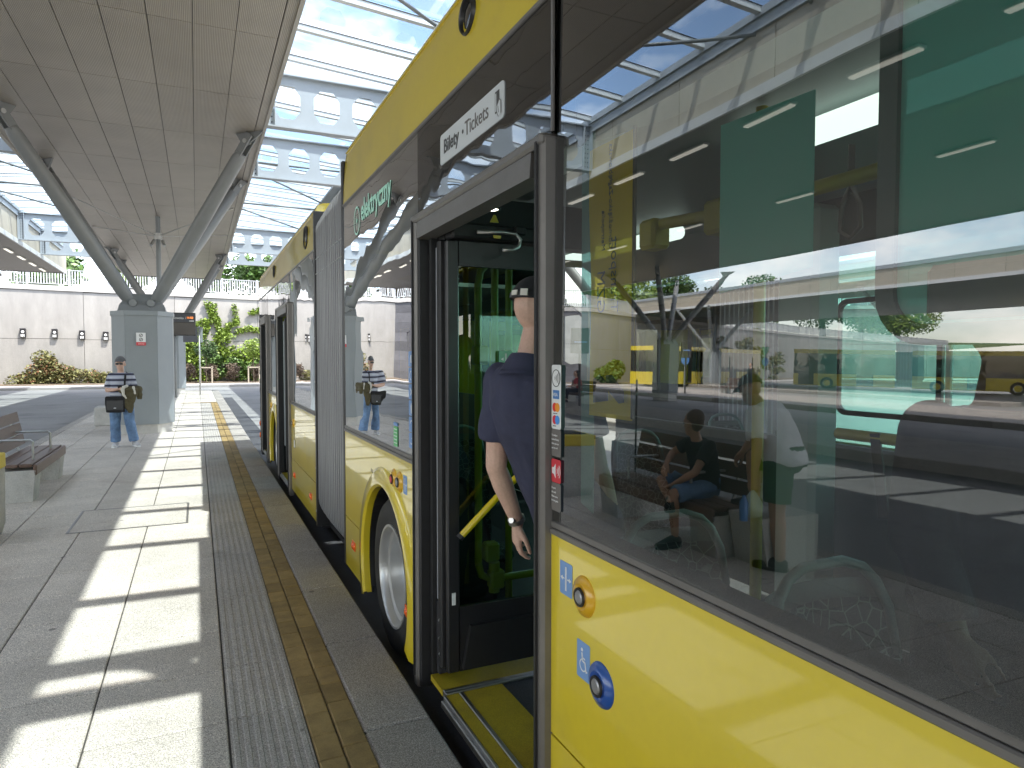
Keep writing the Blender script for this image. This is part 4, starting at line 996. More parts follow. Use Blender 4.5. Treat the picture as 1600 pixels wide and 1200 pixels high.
# ---- yellow roof cove with gasket
def cove(y0, y1, zb, zt):
    prof = [(BX - 0.001, zb), (BX + 0.004, zb + 0.15), (BX + 0.018, zb + 0.33), (BX + 0.030, zt - 0.06), (BX + 0.045, zt - 0.02), (BX + 0.09, zt), (BX + 0.3, zt + 0.03)]
    mb = MB(); mb.rings([[(x, y0, z) for x, z in prof], [(x, y1, z) for x, z in prof]], False, False, False)
    bpart(mb, 'roof_cove', m_yel, smooth=30, fixn=False)
    bpart(MB().cbox(BX - 0.008, y0, zb - 0.022, BX + 0.015, y1, zb - 0.001, 0.004), 'cove_gasket', m_frame)
    bpart(MB().cbox(BX + 0.020, y0 + .002, zt - 0.075, BX + 0.033, y1 - .002, zt - 0.066, 0.002), 'cove_seam', m_yel)
    bpart(MB().prism([(BX + 0.3, zt - 0.1), (FX - 0.3, zt - 0.1), (FX - 0.3, zt + 0.03), (BX + 0.3, zt + 0.03)], 'y', y0, y1), 'roof', mat('roof_grey_white', (0.30, 0.30, 0.30), 0.6))
    pr2 = [(BX + FX - x, z) for x, z in prof]
    mb = MB(); mb.rings([[(x, y0, z) for x, z in pr2], [(x, y1, z) for x, z in pr2]], False, False, False); bpart(mb, 'roof_cove', m_yel, smooth=30, fixn=False)
    bpart(MB().prism([(x, z) for x, z in prof] + [(x, z) for x, z in pr2[::-1]], 'y', y0 + .002, y0 + .02), 'cove_end', m_yel)
    bpart(MB().prism([(x, z) for x, z in prof] + [(x, z) for x, z in pr2[::-1]], 'y', y1 - .02, y1 - .002), 'cove_end', m_yel)
cove(-4.5, 5.34, 2.82, 3.28); cove(R0, 13.22, 2.82 + ZR, 3.27 + ZR)
def oval(y, z, ry, rz, x):
    o = bpart(MB().rings([[(x + h, y + ry * s * cos(2*pi*k/32), z + rz * s * sin(2*pi*k/32)) for k in range(32)] for h, s in ((0.01, 1.0), (-0.012, 1.0), (-0.02, 0.93), (-0.016, 0.86), (0.004, 0.8))]), 'roof_vent', m_blackp, smooth=35)
    bpart(MB().ell((x + 0.002, y, z), (0, ry * .76, 0), (0, 0, rz * .76), (-0.012, 0, 0), 24, 8), 'vent_lens', m_blackgl2, o, smooth=True)
oval(2.705, 3.07, 0.078, 0.078, BX + 0.012); oval(7.36, 2.885, 0.12, 0.12, BX + 0.012); oval(10.55, 2.90, 0.09, 0.09, BX + 0.012)
# ---- bellows
def bellow():
    mb = MB(); nf = 17; y0, y1 = 5.42, 6.76; N = nf * 10
    prof = []
    for k in range(7): prof.append((0.22 * (1 - sin(pi/2 * k / 6)), 0.06 + 0.22 * (1 - cos(pi/2 * k / 6))))
    prof += [(0, z) for z in (0.8, 1.4, 2.0, 2.6, 2.75)]
    for k in range(7): prof.append((0.16 * (1 - cos(pi/2 * k / 6)), 2.90 + 0.18 * sin(pi/2 * k / 6)))
    prof.append((1.2, 3.10))
    def P(u, v):
        y = y0 + (y1 - y0) * u; j = min(int(round(v * (len(prof) - 1))), len(prof) - 1); px, pz = prof[j]
        ph = (u * nf) % 1.0; w = min(1, max(0, (0.55 - ph) / 0.1)) if ph < 0.9 else (ph - 0.9) / 0.1
        return (BX + 0.012 + px + 0.055 * (1 - w) - 0.014 * sin(pi * u) + (0.0015 * sin(40 * u + pz * 5)), y, pz - 0.05 * u * (pz > 2.5))
    mb.grid(P, N, len(prof) - 1)
    return mb
m_bel = mat('bellows_grey_fabric', (0.30, 0.303, 0.312), 0.36, var=0.16, vscale=6, streak=(1, 1, 0.12), fine=0.06, metal=0.2)
bpart(bellow(), 'bellows', m_bel, smooth=12, fixn=False)
st_ = MB()
for z in (2.58, 2.44): st_.box(BX + 0.004, 5.43, z, BX + 0.03, 6.75, z + 0.006)
bpart(st_, 'bellows_stitching', m_galv)
fr_ = MB(); fr_.cbox(BX - 0.004, 5.362, 0.02, BX + 0.12, 5.415, 3.16, 0.006); fr_.cbox(BX - 0.004, 6.765, 0.0, BX + 0.12, 6.826, 3.05, 0.006); bpart(fr_, 'bellows_frame', m_blackp)
bl = MB()
for z in [0.15 + 0.42 * k for k in range(7)]: bl.lathe([(0, 0), (0.012, 0), (0.014, 0.01)], (BX - 0.008, 6.80, z), (1, 0, 0), 8)
bpart(bl, 'frame_screws', m_galv)
bpart(MB().box(BX + 0.12, 5.42, FLOOR - 0.05, FX - 0.1, 6.76, FLOOR - 0.01), 'turntable', m_black)
# ---- doorways
def doorway(ya, yb, zt, name='door_frame'):
    """ya is the post nearer the bus front; yb the one nearer the rear"""
    d = None
    for (p0, p1, q0, q1) in ((ya, ya + 0.068, ya + 0.0685, ya + 0.09), (yb - 0.062, yb, yb - 0.085, yb - 0.0625)):
        f = MB(); f.cbox(BX - 0.035, p0, -0.06, BX + 0.03, p1, zt + 0.12, 0.012); f.cm = 1; f.cbox(BX - 0.022, q0, -0.05, BX + 0.05, q1, zt + .10, 0.006)
        d = bpart(f, 'door_post', [m_frame, m_black])
        m_ = (p0 + p1) / 2; bpart(MB().box(BX - 0.0445, m_ - .006, 0.0, BX - 0.0351, m_ + .006, zt + 0.1), 'rubber_lip', m_black, d)
    h = MB(); h.cbox(BX - 0.042, ya + 0.002, zt + 0.085, BX + 0.06, yb - 0.002, zt + 0.125, 0.010); h.prism([(BX - 0.036, zt + 0.0), (BX + 0.05, zt + 0.0), (BX + 0.05, zt + 0.084), (BX - 0.03, zt + 0.084)], 'y', ya + 0.092, yb - 0.087)
    bpart(h, 'header_cover', m_frame)
    return d
def leaf(yl, x0=1.09, x1=1.74, z0=0.10, z1=2.21, mt=m_wing):
    """inward-swung door leaf standing square to the bus side at y=yl"""
    f = MB(); t = 0.018
    f.cbox(x0, yl - t, z0, x0 + 0.062, yl + t, z1, 0.006); f.cbox(x1 - 0.05, yl - t, z0, x1, yl + t, z1, 0.006)
    f.box(x0 + 0.063, yl - t + .002, 2.09, x1 - 0.051, yl + t - .002, z1 - .002); f.box(x0 + 0.063, yl - t + .002, z0 + .002, x1 - 0.051, yl + t - .002, 0.42)
    L_ = bpart(f, 'door_leaf', m_blackp)
    bpart(MB().quad((x0 + .055, yl, 0.41), (x1 - .045, yl, 0.41), (x1 - .045, yl, 2.10), (x0 + .055, yl, 2.10)), 'pane', mt, L_)
    k = MB(); k.rings([[(x0 + a, y, z) for a, z in ((0.07, 0.12), (0.64, 0.12), (0.62, 0.33), (0.11, 0.33))] for y in (yl - t - 0.028, yl - t + 0.001)]); bpart(k, 'kick_plate', m_black, L_)
    return L_
doorway(1.945, 3.405, 2.24)
lf = leaf(3.12)
# black rubber edge and pale grey inner cheek beside the leaf
ck = MB(); ck.cbox(1.075, 3.165, 0.10, 1.12, 3.215, 2.22, 0.008); bpart(ck, 'leaf_edge_seal', m_black)
bpart(MB().cbox(1.085, 3.225, 0.42, 1.16, 3.262, 2.20, 0.01), 'door_cheek', mat('cheek_grey', (0.33, 0.34, 0.36), 0.5))
bpart(MB().box(1.065, 3.262, 0.03, 1.20, 3.30, 2.24), 'door_jamb', m_black)
bpart(MB().box(1.085, 3.225, 0.05, 1.19, 3.2615, 0.415), 'jamb_foot', mat('anthracite_carpet', (0.03, 0.03, 0.034), 0.95, fine=0.5, fscale=250))
sc_ = MB()
for z in (0.17, 0.25, 0.34): sc_.lathe([(0, 0), (0.011, 0.0), (0.013, 0.012)], (1.08, 3.19, z), (0, -1, 0), 8)
bpart(sc_, 'hinge_bolts', m_galv)
doorway(8.715, 10.025, 2.20); leaf(9.75, z1=2.18); leaf(8.98, z1=2.18)
doorway(11.565, 12.685, 2.20); leaf(12.45, z1=2.18); leaf(11.85, z1=2.18)
for y in (9.86, 12.54): bpart(MB().cbox(1.085, y, 0.42, 1.13, y + 0.035, 2.15, 0.01), 'door_cheek', m_steel)
# ---- door steps and floor
FY = mat('yellow_step_floor', (0.42, 0.31, 0.015), 0.55, var=0.12, vscale=7, fine=0.22, fscale=260, bump=0.2, bscale=200, dirt=((0.2, 0.15, 0.03), 5, 0.6, 0.5))
FD = mat('speckled_dark_floor', (0.03, 0.033, 0.038), 0.5, fine=0.6, fscale=220)
def step(y0, y1):
    bpart(MB().box(1.052, y0, FLOOR - 0.03, 1.113, y1, FLOOR), 'step_strip', FY)
    bpart(MB().box(1.137, y0, FLOOR - 0.03, 1.34, y1, FLOOR), 'step_plate', FY)
    a = MB(); a.cbox(1.036, y0, FLOOR - 0.045, 1.051, y1, FLOOR + 0.002, 0.003); a.cbox(1.114, y0, FLOOR - 0.03, 1.136, y1, FLOOR + 0.004, 0.003); a.cbox(1.024, y0, FLOOR - 0.05, 1.0355, y1, FLOOR - 0.018, 0.003)
    bpart(a, 'step_rail', m_alu)
step(2.06, 3.02); step(8.83, 9.92); step(11.68, 12.58)
cr = MB(); cr.cbox(1.052, 3.022, FLOOR - 0.03, 1.9, 3.045, FLOOR + 0.006, 0.003); cr.cbox(1.052, 3.05, FLOOR - 0.03, 1.9, 3.075, FLOOR + 0.004, 0.003); bpart(cr, 'cross_rail', m_alu)
bpart(MB().box(1.052, 3.077, FLOOR - 0.03, 1.9, 3.26, FLOOR - 0.001), 'step_plate', FY)
fl_ = MB(); fl_.box(1.342, -4.4, FLOOR - 0.03, 3.5, 3.02, FLOOR - 0.002); fl_.box(1.095, -4.4, FLOOR - 0.03, 1.341, 2.055, FLOOR - .002); fl_.box(1.905, 3.021, FLOOR - 0.03, 3.5, 3.3, FLOOR - .002); fl_.box(1.52, 3.3, FLOOR - 0.03, 3.1, 5.4, FLOOR - .002)
fl_.box(1.342, 6.85, FLOOR - .03, 3.5, 12.6, FLOOR - .002); bpart(fl_, 'floor', FD)
# ---- interior shell
m_int = mat('interior_grey_green', (0.11, 0.13, 0.125), 0.55, var=0.04)
m_intc = mat('interior_ceiling', (0.22, 0.25, 0.24), 0.5)
sh = MB(); sh.box(1.10, -4.4, 2.49, FX - 0.06, 5.34, 2.53); sh.box(1.10, R0 + .01, 2.40, FX - .06, 13.15, 2.44); bpart(sh, 'interior_ceiling', m_intc)
cv = MB()
cv.prism([(1.062, 2.255), (1.20, 2.30), (1.42, 2.49), (1.07, 2.49)], 'y', 1.96, 3.40); bpart(cv, 'door_ceiling', mat('door_ceiling_grey', (0.78, 0.77, 0.73), 0.5))
cv = MB(); cv.prism([(1.13, 2.33), (1.52, 2.485), (1.13, 2.485)], 'y', -4.4, 1.95); cv.prism([(FX - 0.08, 2.25), (FX - 0.08, 2.489), (FX - 0.5, 2.489)], 'y', -4.4, 5.3); bpart(cv, 'ceiling_cove', m_int)
# far side: lower wall, pillars, head band, glazing
fw = MB(); fw.box(FX - 0.05, -4.5, 0.03, FX, 5.34, 1.12); fw.box(FX - 0.05, -4.5, 2.30, FX, 5.34, 2.82); fw.box(FX - 0.05, R0, 0.03, FX, 13.2, 1.12); fw.box(FX - .05, R0, 2.2, FX, 13.2, 2.7)
bpart(fw, 'far_wall', m_int)
fo = MB(); fo.box(FX + 0.001, -4.5, 0.03, FX + 0.02, 5.34, 1.13); fo.box(FX + .001, R0, 0.03, FX + .02, 13.2, 1.13); bpart(fo, 'far_panel', m_yel)
for y in (-4.45, -2.7, -0.9, 0.85, 3.05, 5.25, 6.9, 8.6, 10.4, 12.0, 13.1):
    bpart(MB().cbox(FX - 0.07, y - 0.07, 1.121, FX - 0.001, y + 0.07, 2.299 if y < 6 else 2.199, 0.015), 'far_pillar', m_int)
for a, b in ((-2.63, -0.97), (-0.83, 0.78), (0.92, 2.98), (3.12, 5.18), (6.97, 8.53), (8.67, 10.33), (10.47, 11.93), (12.07, 13.03)):
    w = bpart(MB().quad((FX - 0.02, a, 1.12), (FX - 0.02, b, 1.12), (FX - 0.02, b, 2.30), (FX - 0.02, a, 2.30)), 'far_window', m_winf)
fr2 = MB()  # rounded opening light on the far side
def rrect(y0, y1, z0, z1, r, n=6):
    out = []
    for (cy_, cz, a0) in ((y1 - r, z1 - r, 0), (y0 + r, z1 - r, pi/2), (y0 + r, z0 + r, pi), (y1 - r, z0 + r, 3*pi/2)):
        out += [(cy_ + r * cos(a0 + pi/2 * k / n), cz + r * sin(a0 + pi/2 * k / n)) for k in range(n + 1)]
    return out
def rframe(mb, y0, y1, z0, z1, r, w, x0, x1):
    o, i = rrect(y0, y1, z0, z1, r), rrect(y0 + w, y1 - w, z0 + w, z1 - w, max(r - w, 0.01))
    mb.rings([[(x0, *p) for p in o], [(x1, *p) for p in o], [(x1, *p) for p in i], [(x0, *p) for p in i], [(x0, *p) for p in o]], False, False); return mb
bpart(rframe(MB(), 2.30, 2.96, 1.30, 2.0, 0.08, 0.03, FX - 0.035, FX - 0.012), 'far_window_frame', m_blackp)
bpart(rframe(MB(), 0.95, 2.28, 1.18, 2.1, 0.06, 0.025, FX - 0.035, FX - 0.012), 'far_window_frame', m_white)
# front and rear bulkheads
bh = MB(); bh.box(1.06, -4.5, 0.03, FX, -4.44, 1.1); bh.box(1.06, -4.5, 2.35, FX, -4.44, 2.82); bpart(bh, 'front_panel', m_yel)
bpart(MB().quad((1.08, -4.47, 1.1), (FX - .02, -4.47, 1.1), (FX - .02, -4.47, 2.35), (1.08, -4.47, 2.35)), 'windscreen', m_winf)
bpart(MB().box(1.06, 13.16, 0.03, FX, 13.22, 2.72), 'rear_panel', m_yel)
# hazard chevrons and lamps on the rear corner
hz = MB()
for k in range(9): hz.box(1.028, 13.02, 0.15 + 0.17 * k, 1.0385, 13.2, 0.235 + 0.17 * k)
bpart(hz, 'rear_grille', m_blackp)
for z in (0.24, 0.45): bpart(MB().ell((1.03, 13.15, z), (0.02, 0, 0), (0, 0.04, 0), (0, 0, 0.05), 12, 6), 'rear_marker', m_orange, smooth=True)
# ---- orange side markers
for (y, z) in ((5.06, 0.245), (3.62, 0.235), (7.17, 0.225), (8.45, 0.24), (10.13, 0.26), (11.45, 0.27)):
    o = bpart(MB().cbox(BX - 0.006, y - 0.055, z - 0.034, BX - .0002, y + 0.055, z + 0.034, 0.002), 'side_marker', m_orange)
    mb = MB(); mb.ell((BX - 0.006, y + 0.022, z), (0.012, 0, 0), (0, 0.024, 0), (0, 0, 0.026), 14, 8); mb.ell((BX - 0.006, y - 0.028, z), (0.012, 0, 0), (0, 0.018, 0), (0, 0, 0.024), 14, 8)
    bpart(mb, 'marker_lens', m_orange, o, smooth=True)
# ---- push buttons with their plates
def button(y, z, r, mring, name='push_button', face=None, ring2=m_black):
    b = bpart(MB().lathe([(0, -0.018), (r * .42, -0.018), (r * .46, -0.013), (r * .62, -0.016), (r * .95, -0.006), (r, 0.0)], (BX, y, z), (1, 0, 0), 36), name, mring, smooth=40)
    bpart(MB().lathe([(r * .47, -0.016), (r * .45, -0.022), (r * .36, -0.022), (r * .34, -0.0185)], (BX, y, z), (1, 0, 0), 30), 'bezel', ring2, b, smooth=40)
    bpart(MB().lathe([(0, -0.024), (r * .26, -0.024), (r * .335, -0.021), (r * .335, -0.0185)], (BX, y, z), (1, 0, 0), 30), 'push_face', face or mat('push_face_steel', (0.30, 0.30, 0.31), 0.35, metal=0.6), b, smooth=30)
    return b
def flat(poly, x, name, m, parent=None): 
    """a thin print of polygon (y,z) standing at x"""
    return bpart(MB().prism(poly, 'x', x, x + 0.0008), name, m, parent)
def rr(y, z, w, h, r=0.01): return rrect(y - w/2, y + w/2, z - h/2, z + h/2, r, 4)
def arrow(y, z, s, d): return [(y, z + s * .28), (y, z - s * .28), (y + d * s * .5, z)]
def open_plate(y, z, w, h, m=m_bluel, x=BX - 0.0012):
    pl_ = flat(rr(y, z, w, h, 0.006), x, 'open_door_plate', m)
    xx = x - 0.001
    flat([(y - .004, z - h*.36), (y - .001, z - h*.36), (y - .001, z + h*.36), (y - .004, z + h*.36)], xx, 'pictogram', m_white, pl_); flat([(y + .001, z - h*.36), (y + .004, z - h*.36), (y + .004, z + h*.36), (y + .001, z + h*.36)], xx, 'pictogram', m_white, pl_)
    for d in (-1, 1):
        flat(arrow(y + d * w * .26, z, w * .34, d), xx, 'pictogram', m_white, pl_)
        flat([(y + d * w * .13, z - .002), (y + d * w * .27, z - .002), (y + d * w * .27, z + .002), (y + d * w * .13, z + .002)], xx - .0002, 'pictogram', m_white, pl_)
    return pl_
def wheelchair_plate(y, z, w, h, x=BX - 0.0012):
    pl_ = flat(rr(y, z, w, h, 0.006), x, 'wheelchair_plate', m_bluel); xx = x - 0.001; s = h
    def G(pts): return [(y - a * s, z + b * s) for a, b in pts]
    mb = MB()
    mb.prism(G([(-.06 + .05 * cos(2*pi*k/14), .28 + .05 * sin(2*pi*k/14)) for k in range(14)]), 'x', xx, xx + .0006)
    for pts in ([(-.09, .2), (-.03, .21), (.0, .0), (-.06, -.01)], [(-.07, .1), (.1, .08), (.1, .045), (-.06, .06)], [(-.05, .02), (.10, .0), (.10, -.045), (-.05, -.03)], [(.07, -.02), (.115, -.005), (.17, -.24), (.125, -.25)], [(.13, -.24), (.20, -.21), (.21, -.245), (.14, -.28)]):
        mb.prism(G(pts), 'x', xx, xx + .0006)
    for k in range(14):
        a0 = radians(110 + 220 * k / 14); a1 = radians(110 + 220 * (k + 1) / 14)
        mb.prism(G([(-.01 + .17 * cos(a0), -.12 + .17 * sin(a0)), (-.01 + .17 * cos(a1), -.12 + .17 * sin(a1)), (-.01 + .135 * cos(a1), -.12 + .135 * sin(a1)), (-.01 + .135 * cos(a0), -.12 + .135 * sin(a0))]), 'x', xx, xx + .0006)
    bpart(mb, 'pictogram', m_white, pl_)
button(1.735, 0.935, 0.062, m_yelbtn); open_plate(1.845, 0.955, 0.078, 0.105)
button(1.638, 0.708, 0.066, m_bluebtn); wheelchair_plate(1.738, 0.738, 0.075, 0.115)
button(3.90, 0.935, 0.062, m_yelbtn, face=m_red); button(3.775, 0.937, 0.062, m_yelbtn); open_plate(3.665, 0.94, 0.075, 0.105)
button(11.2, 0.9, 0.06, m_yelbtn); button(10.2, 0.93, 0.06, m_yelbtn); button(8.5, 0.86, 0.055, m_yelbtn)
flat([(7.55, .55), (7.95, .55), (7.95, .83), (7.55, .83)], BX - .0015, 'service_flap', m_yel); bpart(MB().cbox(BX - 0.012, 8.35, 0.58, BX - .001, 8.41, 0.67, 0.003), 'flap_lock', m_galv)
ar_ = MB()
for k in range(2): ar_.box(BX - 0.0274, 4.32 + k * .04, 0.905, BX - 0.0262, 4.335 + k * .04, 0.93)
bpart(ar_, 'tyre_marking', m_dgrey)
# ---- stickers beside the first window
GX = BX - 0.0035
def st(y, z, w, h, m, name='sticker', x=GX, r=0.008, parent=None): return flat(rr(y, z, w, h, r), x, name, m, parent)
s1 = st(1.908, 1.523, 0.062, 0.205, m_white); st(1.908, 1.376, 0.062, 0.087, m_mgrey, 'sticker_foot', parent=s1)
xx = GX - 0.001
def ringf(y, z, r0, r1, a0, a1, m, parent, n=20, sy=1.0, name='pictogram'):
    mb = MB()
    for k in range(n):
        p, q = a0 + (a1 - a0) * k / n, a0 + (a1 - a0) * (k + 1) / n
        mb.prism([(y + sy * r0 * cos(p), z + r0 * sin(p)), (y + sy * r1 * cos(p), z + r1 * sin(p)), (y + sy * r1 * cos(q), z + r1 * sin(q)), (y + sy * r0 * cos(q), z + r0 * sin(q))], 'x', xx, xx + .0006)
    return bpart(mb, name, m, parent)
ringf(1.908, 1.583, 0.0255, 0.028, 0, 2 * pi, m_dgrey, s1, 28)
for k, r in enumerate((0.010, 0.019, 0.028, 0.037)): ringf(1.924, 1.583, r - .0016, r + .0004, pi - 0.55, pi + 0.55, m_dgrey, s1, 8)
flat(rr(1.908, 1.531, 0.04, 0.028, 0.002), xx, 'card_logo', m_blue, s1)
text('VISA', 0.0155, m_white, bus, (xx - .001, 1.9262, 1.5255), (0, -1, 0), (0, 0, 1), 'card_lettering', extrude=0.0003)
def circ(y, z, r, n=20): return [(y + r * cos(2*pi*k/n), z + r * sin(2*pi*k/n)) for k in range(n)]
for z, ca, cb in ((1.490, (0.7, 0.03, 0.02), (0.85, 0.32, 0.02)), (1.450, (0.7, 0.03, 0.05), (0.06, 0.3, 0.75))):
    flat(circ(1.917, z, 0.0145), xx, 'card_logo', mat('card_red', ca, 0.4), s1); flat(circ(1.899, z, 0.0145), xx - .0004, 'card_logo', mat('card_colour', cb, 0.4), s1)
    text('mastercard' if z > 1.47 else 'maestro', 0.006, m_dgrey, bus, (xx - .001, 1.925, z - 0.021), (0, -1, 0), (0, 0, 1), 'card_lettering', extrude=0.0003)
for i, l_ in enumerate(('To miejsce', 'kontroli karty', 'Here you can', 'pay by card')): text(l_, 0.0085, m_white, bus, (xx - .001, 1.934, 1.398 - 0.0135 * i), (0, -1, 0), (0, 0, 1), 'sticker_lettering', extrude=0.0003)
s2 = st(1.908, 1.286, 0.062, 0.075, m_red); st(1.908, 1.202, 0.062, 0.09, m_mgrey, 'sticker_foot', parent=s2)
flat([(1.933, 1.296), (1.922, 1.296), (1.910, 1.309), (1.910, 1.263), (1.922, 1.276), (1.933, 1.276)], xx, 'pictogram', m_white, s2)
for r in (0.012, 0.021, 0.030): ringf(1.908, 1.286, r - .003, r, pi - 0.75, pi + 0.75, m_white, s2, 8)
for i, l_ in enumerate(('Przycisk', 'dla osób', 'Please press', 'for the guide')): text(l_, 0.0085, m_white, bus, (xx - .001, 1.934, 1.228 - 0.0135 * i), (0, -1, 0), (0, 0, 1), 'sticker_lettering', extrude=0.0003)
# blue pictogram column and green note on the middle window
for k in range(6):
    z = 1.64 - 0.088 * k
    s_ = st(3.535, z, 0.095, 0.082, m_bluel, 'blue_notice', BX - .001); xx = BX - .002
    if k == 0:
        for q in range(3): flat([(3.52 + .014 * q, z - .02), (3.528 + .014 * q, z - .02), (3.515 + .014 * q, z + .022), (3.507 + .014 * q, z + .022)], xx, 'pictogram', m_white, s_)
    elif k == 1: ringf(3.535, z, .02, .026, -pi/2, pi/2, m_white, s_, 8)
    elif k == 2:
        for a in (0.8, -0.8): flat([(3.535 + .028 * cos(a) * d1 - .003 * sin(a) * d2, z + .028 * sin(a) * d1 + .003 * cos(a) * d2) for d1, d2 in ((-1, -1), (1, -1), (1, 1), (-1, 1))], xx, 'pictogram', m_white, s_)
    elif k == 3: flat([(3.53, z - .028), (3.54, z - .028), (3.545, z + .012), (3.535, z + .03), (3.525, z + .012)], xx, 'pictogram', m_white, s_)
    elif k == 4: ringf(3.535, z, .018, .024, 0.2, pi, m_white, s_, 8)
    else: ringf(3.535, z, .014, .020, pi * .6, pi * 1.8, m_white, s_, 8)
xx = GX - 0.001
gn = st(3.862, 1.19, 0.085, 0.115, m_green, 'green_notice', BX - .001); st(3.862, 1.262, 0.085, 0.02, m_bluel, 'notice_head', BX - .001, 0.004, gn)
for q in range(5): flat([(3.83, 1.235 - q * .02), (3.895, 1.235 - q * .02), (3.895, 1.230 - q * .02), (3.83, 1.230 - q * .02)], BX - .002, 'notice_line', m_white, gn)
# ---- lettering on the black band
xx = BX - 0.001
RAMP = 0.0
text('elektryczny', 0.20, m_mint, bus, (BX - .001, 4.72, 2.585), (0, -1, 0), (0, 0, 1), 'band_lettering', sx=0.86, bold=0.004)
xx = BX - .0015
mk = ringf(4.86, 2.61, 0.086, 0.100, 0, 2 * pi, m_mint, bus, 36, 0.95, name='band_emblem')
flat([(4.845, 2.665), (4.885, 2.60), (4.858, 2.60), (4.875, 2.555), (4.835, 2.62), (4.862, 2.62)], xx, 'emblem_bolt', m_mint, mk)
tk = bpart(MB().prism(rrect(2.315, 3.035, 2.532, 2.668, 0.018, 5), 'x', BX - 0.003, BX + .0008), 'ticket_plate', m_whiteg)
text('Bilety', 0.088, m_dgrey, bus, (BX - .0045, 2.985, 2.575), (0, -1, 0), (0, 0, 1), 'plate_lettering', bold=0.001)
flat(circ(2.74, 2.603, 0.009, 12), BX - .0045, 'plate_dot', m_dgrey, tk)
text('Tickets', 0.088, m_mgrey, bus, (BX - .0045, 2.715, 2.575), (0, -1, 0), (0, 0, 1), 'plate_lettering')
flat([(2.395, 2.565), (2.355, 2.565), (2.355, 2.645), (2.395, 2.645)], BX - .0045, 'plate_pictogram', m_dgrey, tk)
flat([(2.389, 2.571), (2.381, 2.571), (2.381, 2.638), (2.389, 2.638)], BX - .0055, 'plate_pictogram', m_whiteg, tk)
mb = MB()
for pts in ([(2.375, 2.59), (2.345, 2.61), (2.338, 2.60), (2.338, 2.555), (2.35, 2.545), (2.37, 2.565)],): mb.prism(pts, 'x', BX - .0065, BX - .0058)
bpart(mb, 'plate_pictogram', m_whiteg, tk)
mb = MB()
for a, b in (((2.372, 2.588), (2.348, 2.607)), ((2.348, 2.607), (2.337, 2.598)), ((2.337, 2.598), (2.335, 2.552)), ((2.376, 2.57), (2.358, 2.545)), ((2.362, 2.585), (2.356, 2.56))): mb.bar((BX - .0070, *a), (BX - .0070, *b), 0.003, 0.0008, (1, 0, 0))
bpart(mb, 'plate_pictogram', m_mgrey, tk)

# ---- interior fittings
def film(name, col, trans):
    m = bpy.data.materials.new(name); m.use_nodes = True; n = m.node_tree.nodes; l = m.node_tree.links; n.remove(n['Principled BSDF'])
    d = n.new('ShaderNodeBsdfDiffuse'); d.inputs['Color'].default_value = (*col, 1); t = n.new('ShaderNodeBsdfTranslucent'); t.inputs['Color'].default_value = (*col, 1)
    a = n.new('ShaderNodeMixShader'); a.inputs['Fac'].default_value = 0.25; l.new(d.outputs[0], a.inputs[1]); l.new(t.outputs[0], a.inputs[2])
    p = n.new('ShaderNodeBsdfTransparent'); p.inputs['Color'].default_value = (*[min(1, c * 1.3 + .1) for c in col], 1); b = n.new('ShaderNodeMixShader'); b.inputs['Fac'].default_value = trans
    l.new(a.outputs[0], b.inputs[1]); l.new(p.outputs[0], b.inputs[2]); l.new(b.outputs[0], n['Material Output'].inputs['Surface']); return m
led = mat('ceiling_light_tube', (0.80, 0.92, 0.88), 0.3, emit=0.55)
for (x, y0, y1) in ((1.93, 0.2, 2.05), (1.93, -2.0, 0.0), (2.7, 3.4, 5.2)):
    o = bpart(MB().tube([(x, y0, 2.42), (x, y1, 2.42)], 0.046, 14), 'light_tube', led, smooth=40)
    bpart(MB().ell((x, y1 + 0.01, 2.40), (0.05, 0, 0), (0, 0.06, 0), (0, 0, 0.06), 12, 8), 'tube_end', m_white, o, smooth=True)
lamp = bpart(MB().lathe([(0.045, 0.0), (0.045, -0.006), (0.036, -0.008), (0.034, -0.004)], (1.145, 2.70, 2.284), (0.31, 0, 0.95) if False else (0, 0, 1), 24), 'door_lamp', m_blackp)
bpart(MB().disc((1.145, 2.70, 2.2785), (0.036, 0, 0), (0, 0.042, 0), 24), 'lamp_lens', mat('door_lamp_light', (1.0, 0.93, 0.75), 0.3, emit=2.5), lamp)
vg = MB(); vg.box(1.13, 2.20, 2.262, 1.19, 2.42, 2.275)
bpart(vg, 'ceiling_vent', m_blackp)
# door gear at the head of the leaf
dg_ = MB(); dg_.cbox(1.10, 3.05, 2.215, 1.62, 3.16, 2.29, 0.01); dg_.box(1.10, 3.161, 2.22, 1.95, 3.28, 2.44); dg_.cbox(1.40, 2.99, 2.24, 1.46, 3.019, 2.28, 0.006); bpart(dg_, 'door_gear', m_black)
bpart(MB().tube([(1.20, 2.985, 2.235), (1.34, 2.985, 2.243), (1.40, 2.985, 2.24), (1.425, 2.985, 2.215), (1.415, 2.985, 2.18), (1.38, 2.985, 2.162), (1.33, 2.985, 2.16)], 0.0085, 8), 'air_hose', m_alu, smooth=True)
for (x, z) in ((1.285, 2.285), (1.30, 2.225)): bpart(MB().prism([(x - 0.022, z), (x + 0.022, z), (x + 0.006, z + 0.035), (x - 0.004, z + 0.035)] if z > 2.25 else [(x - 0.02, z), (x + 0.02, z), (x + .016, z - .014), (x - .016, z - .014)], 'y', 2.978, 2.984), 'yellow_tab', m_yel2)
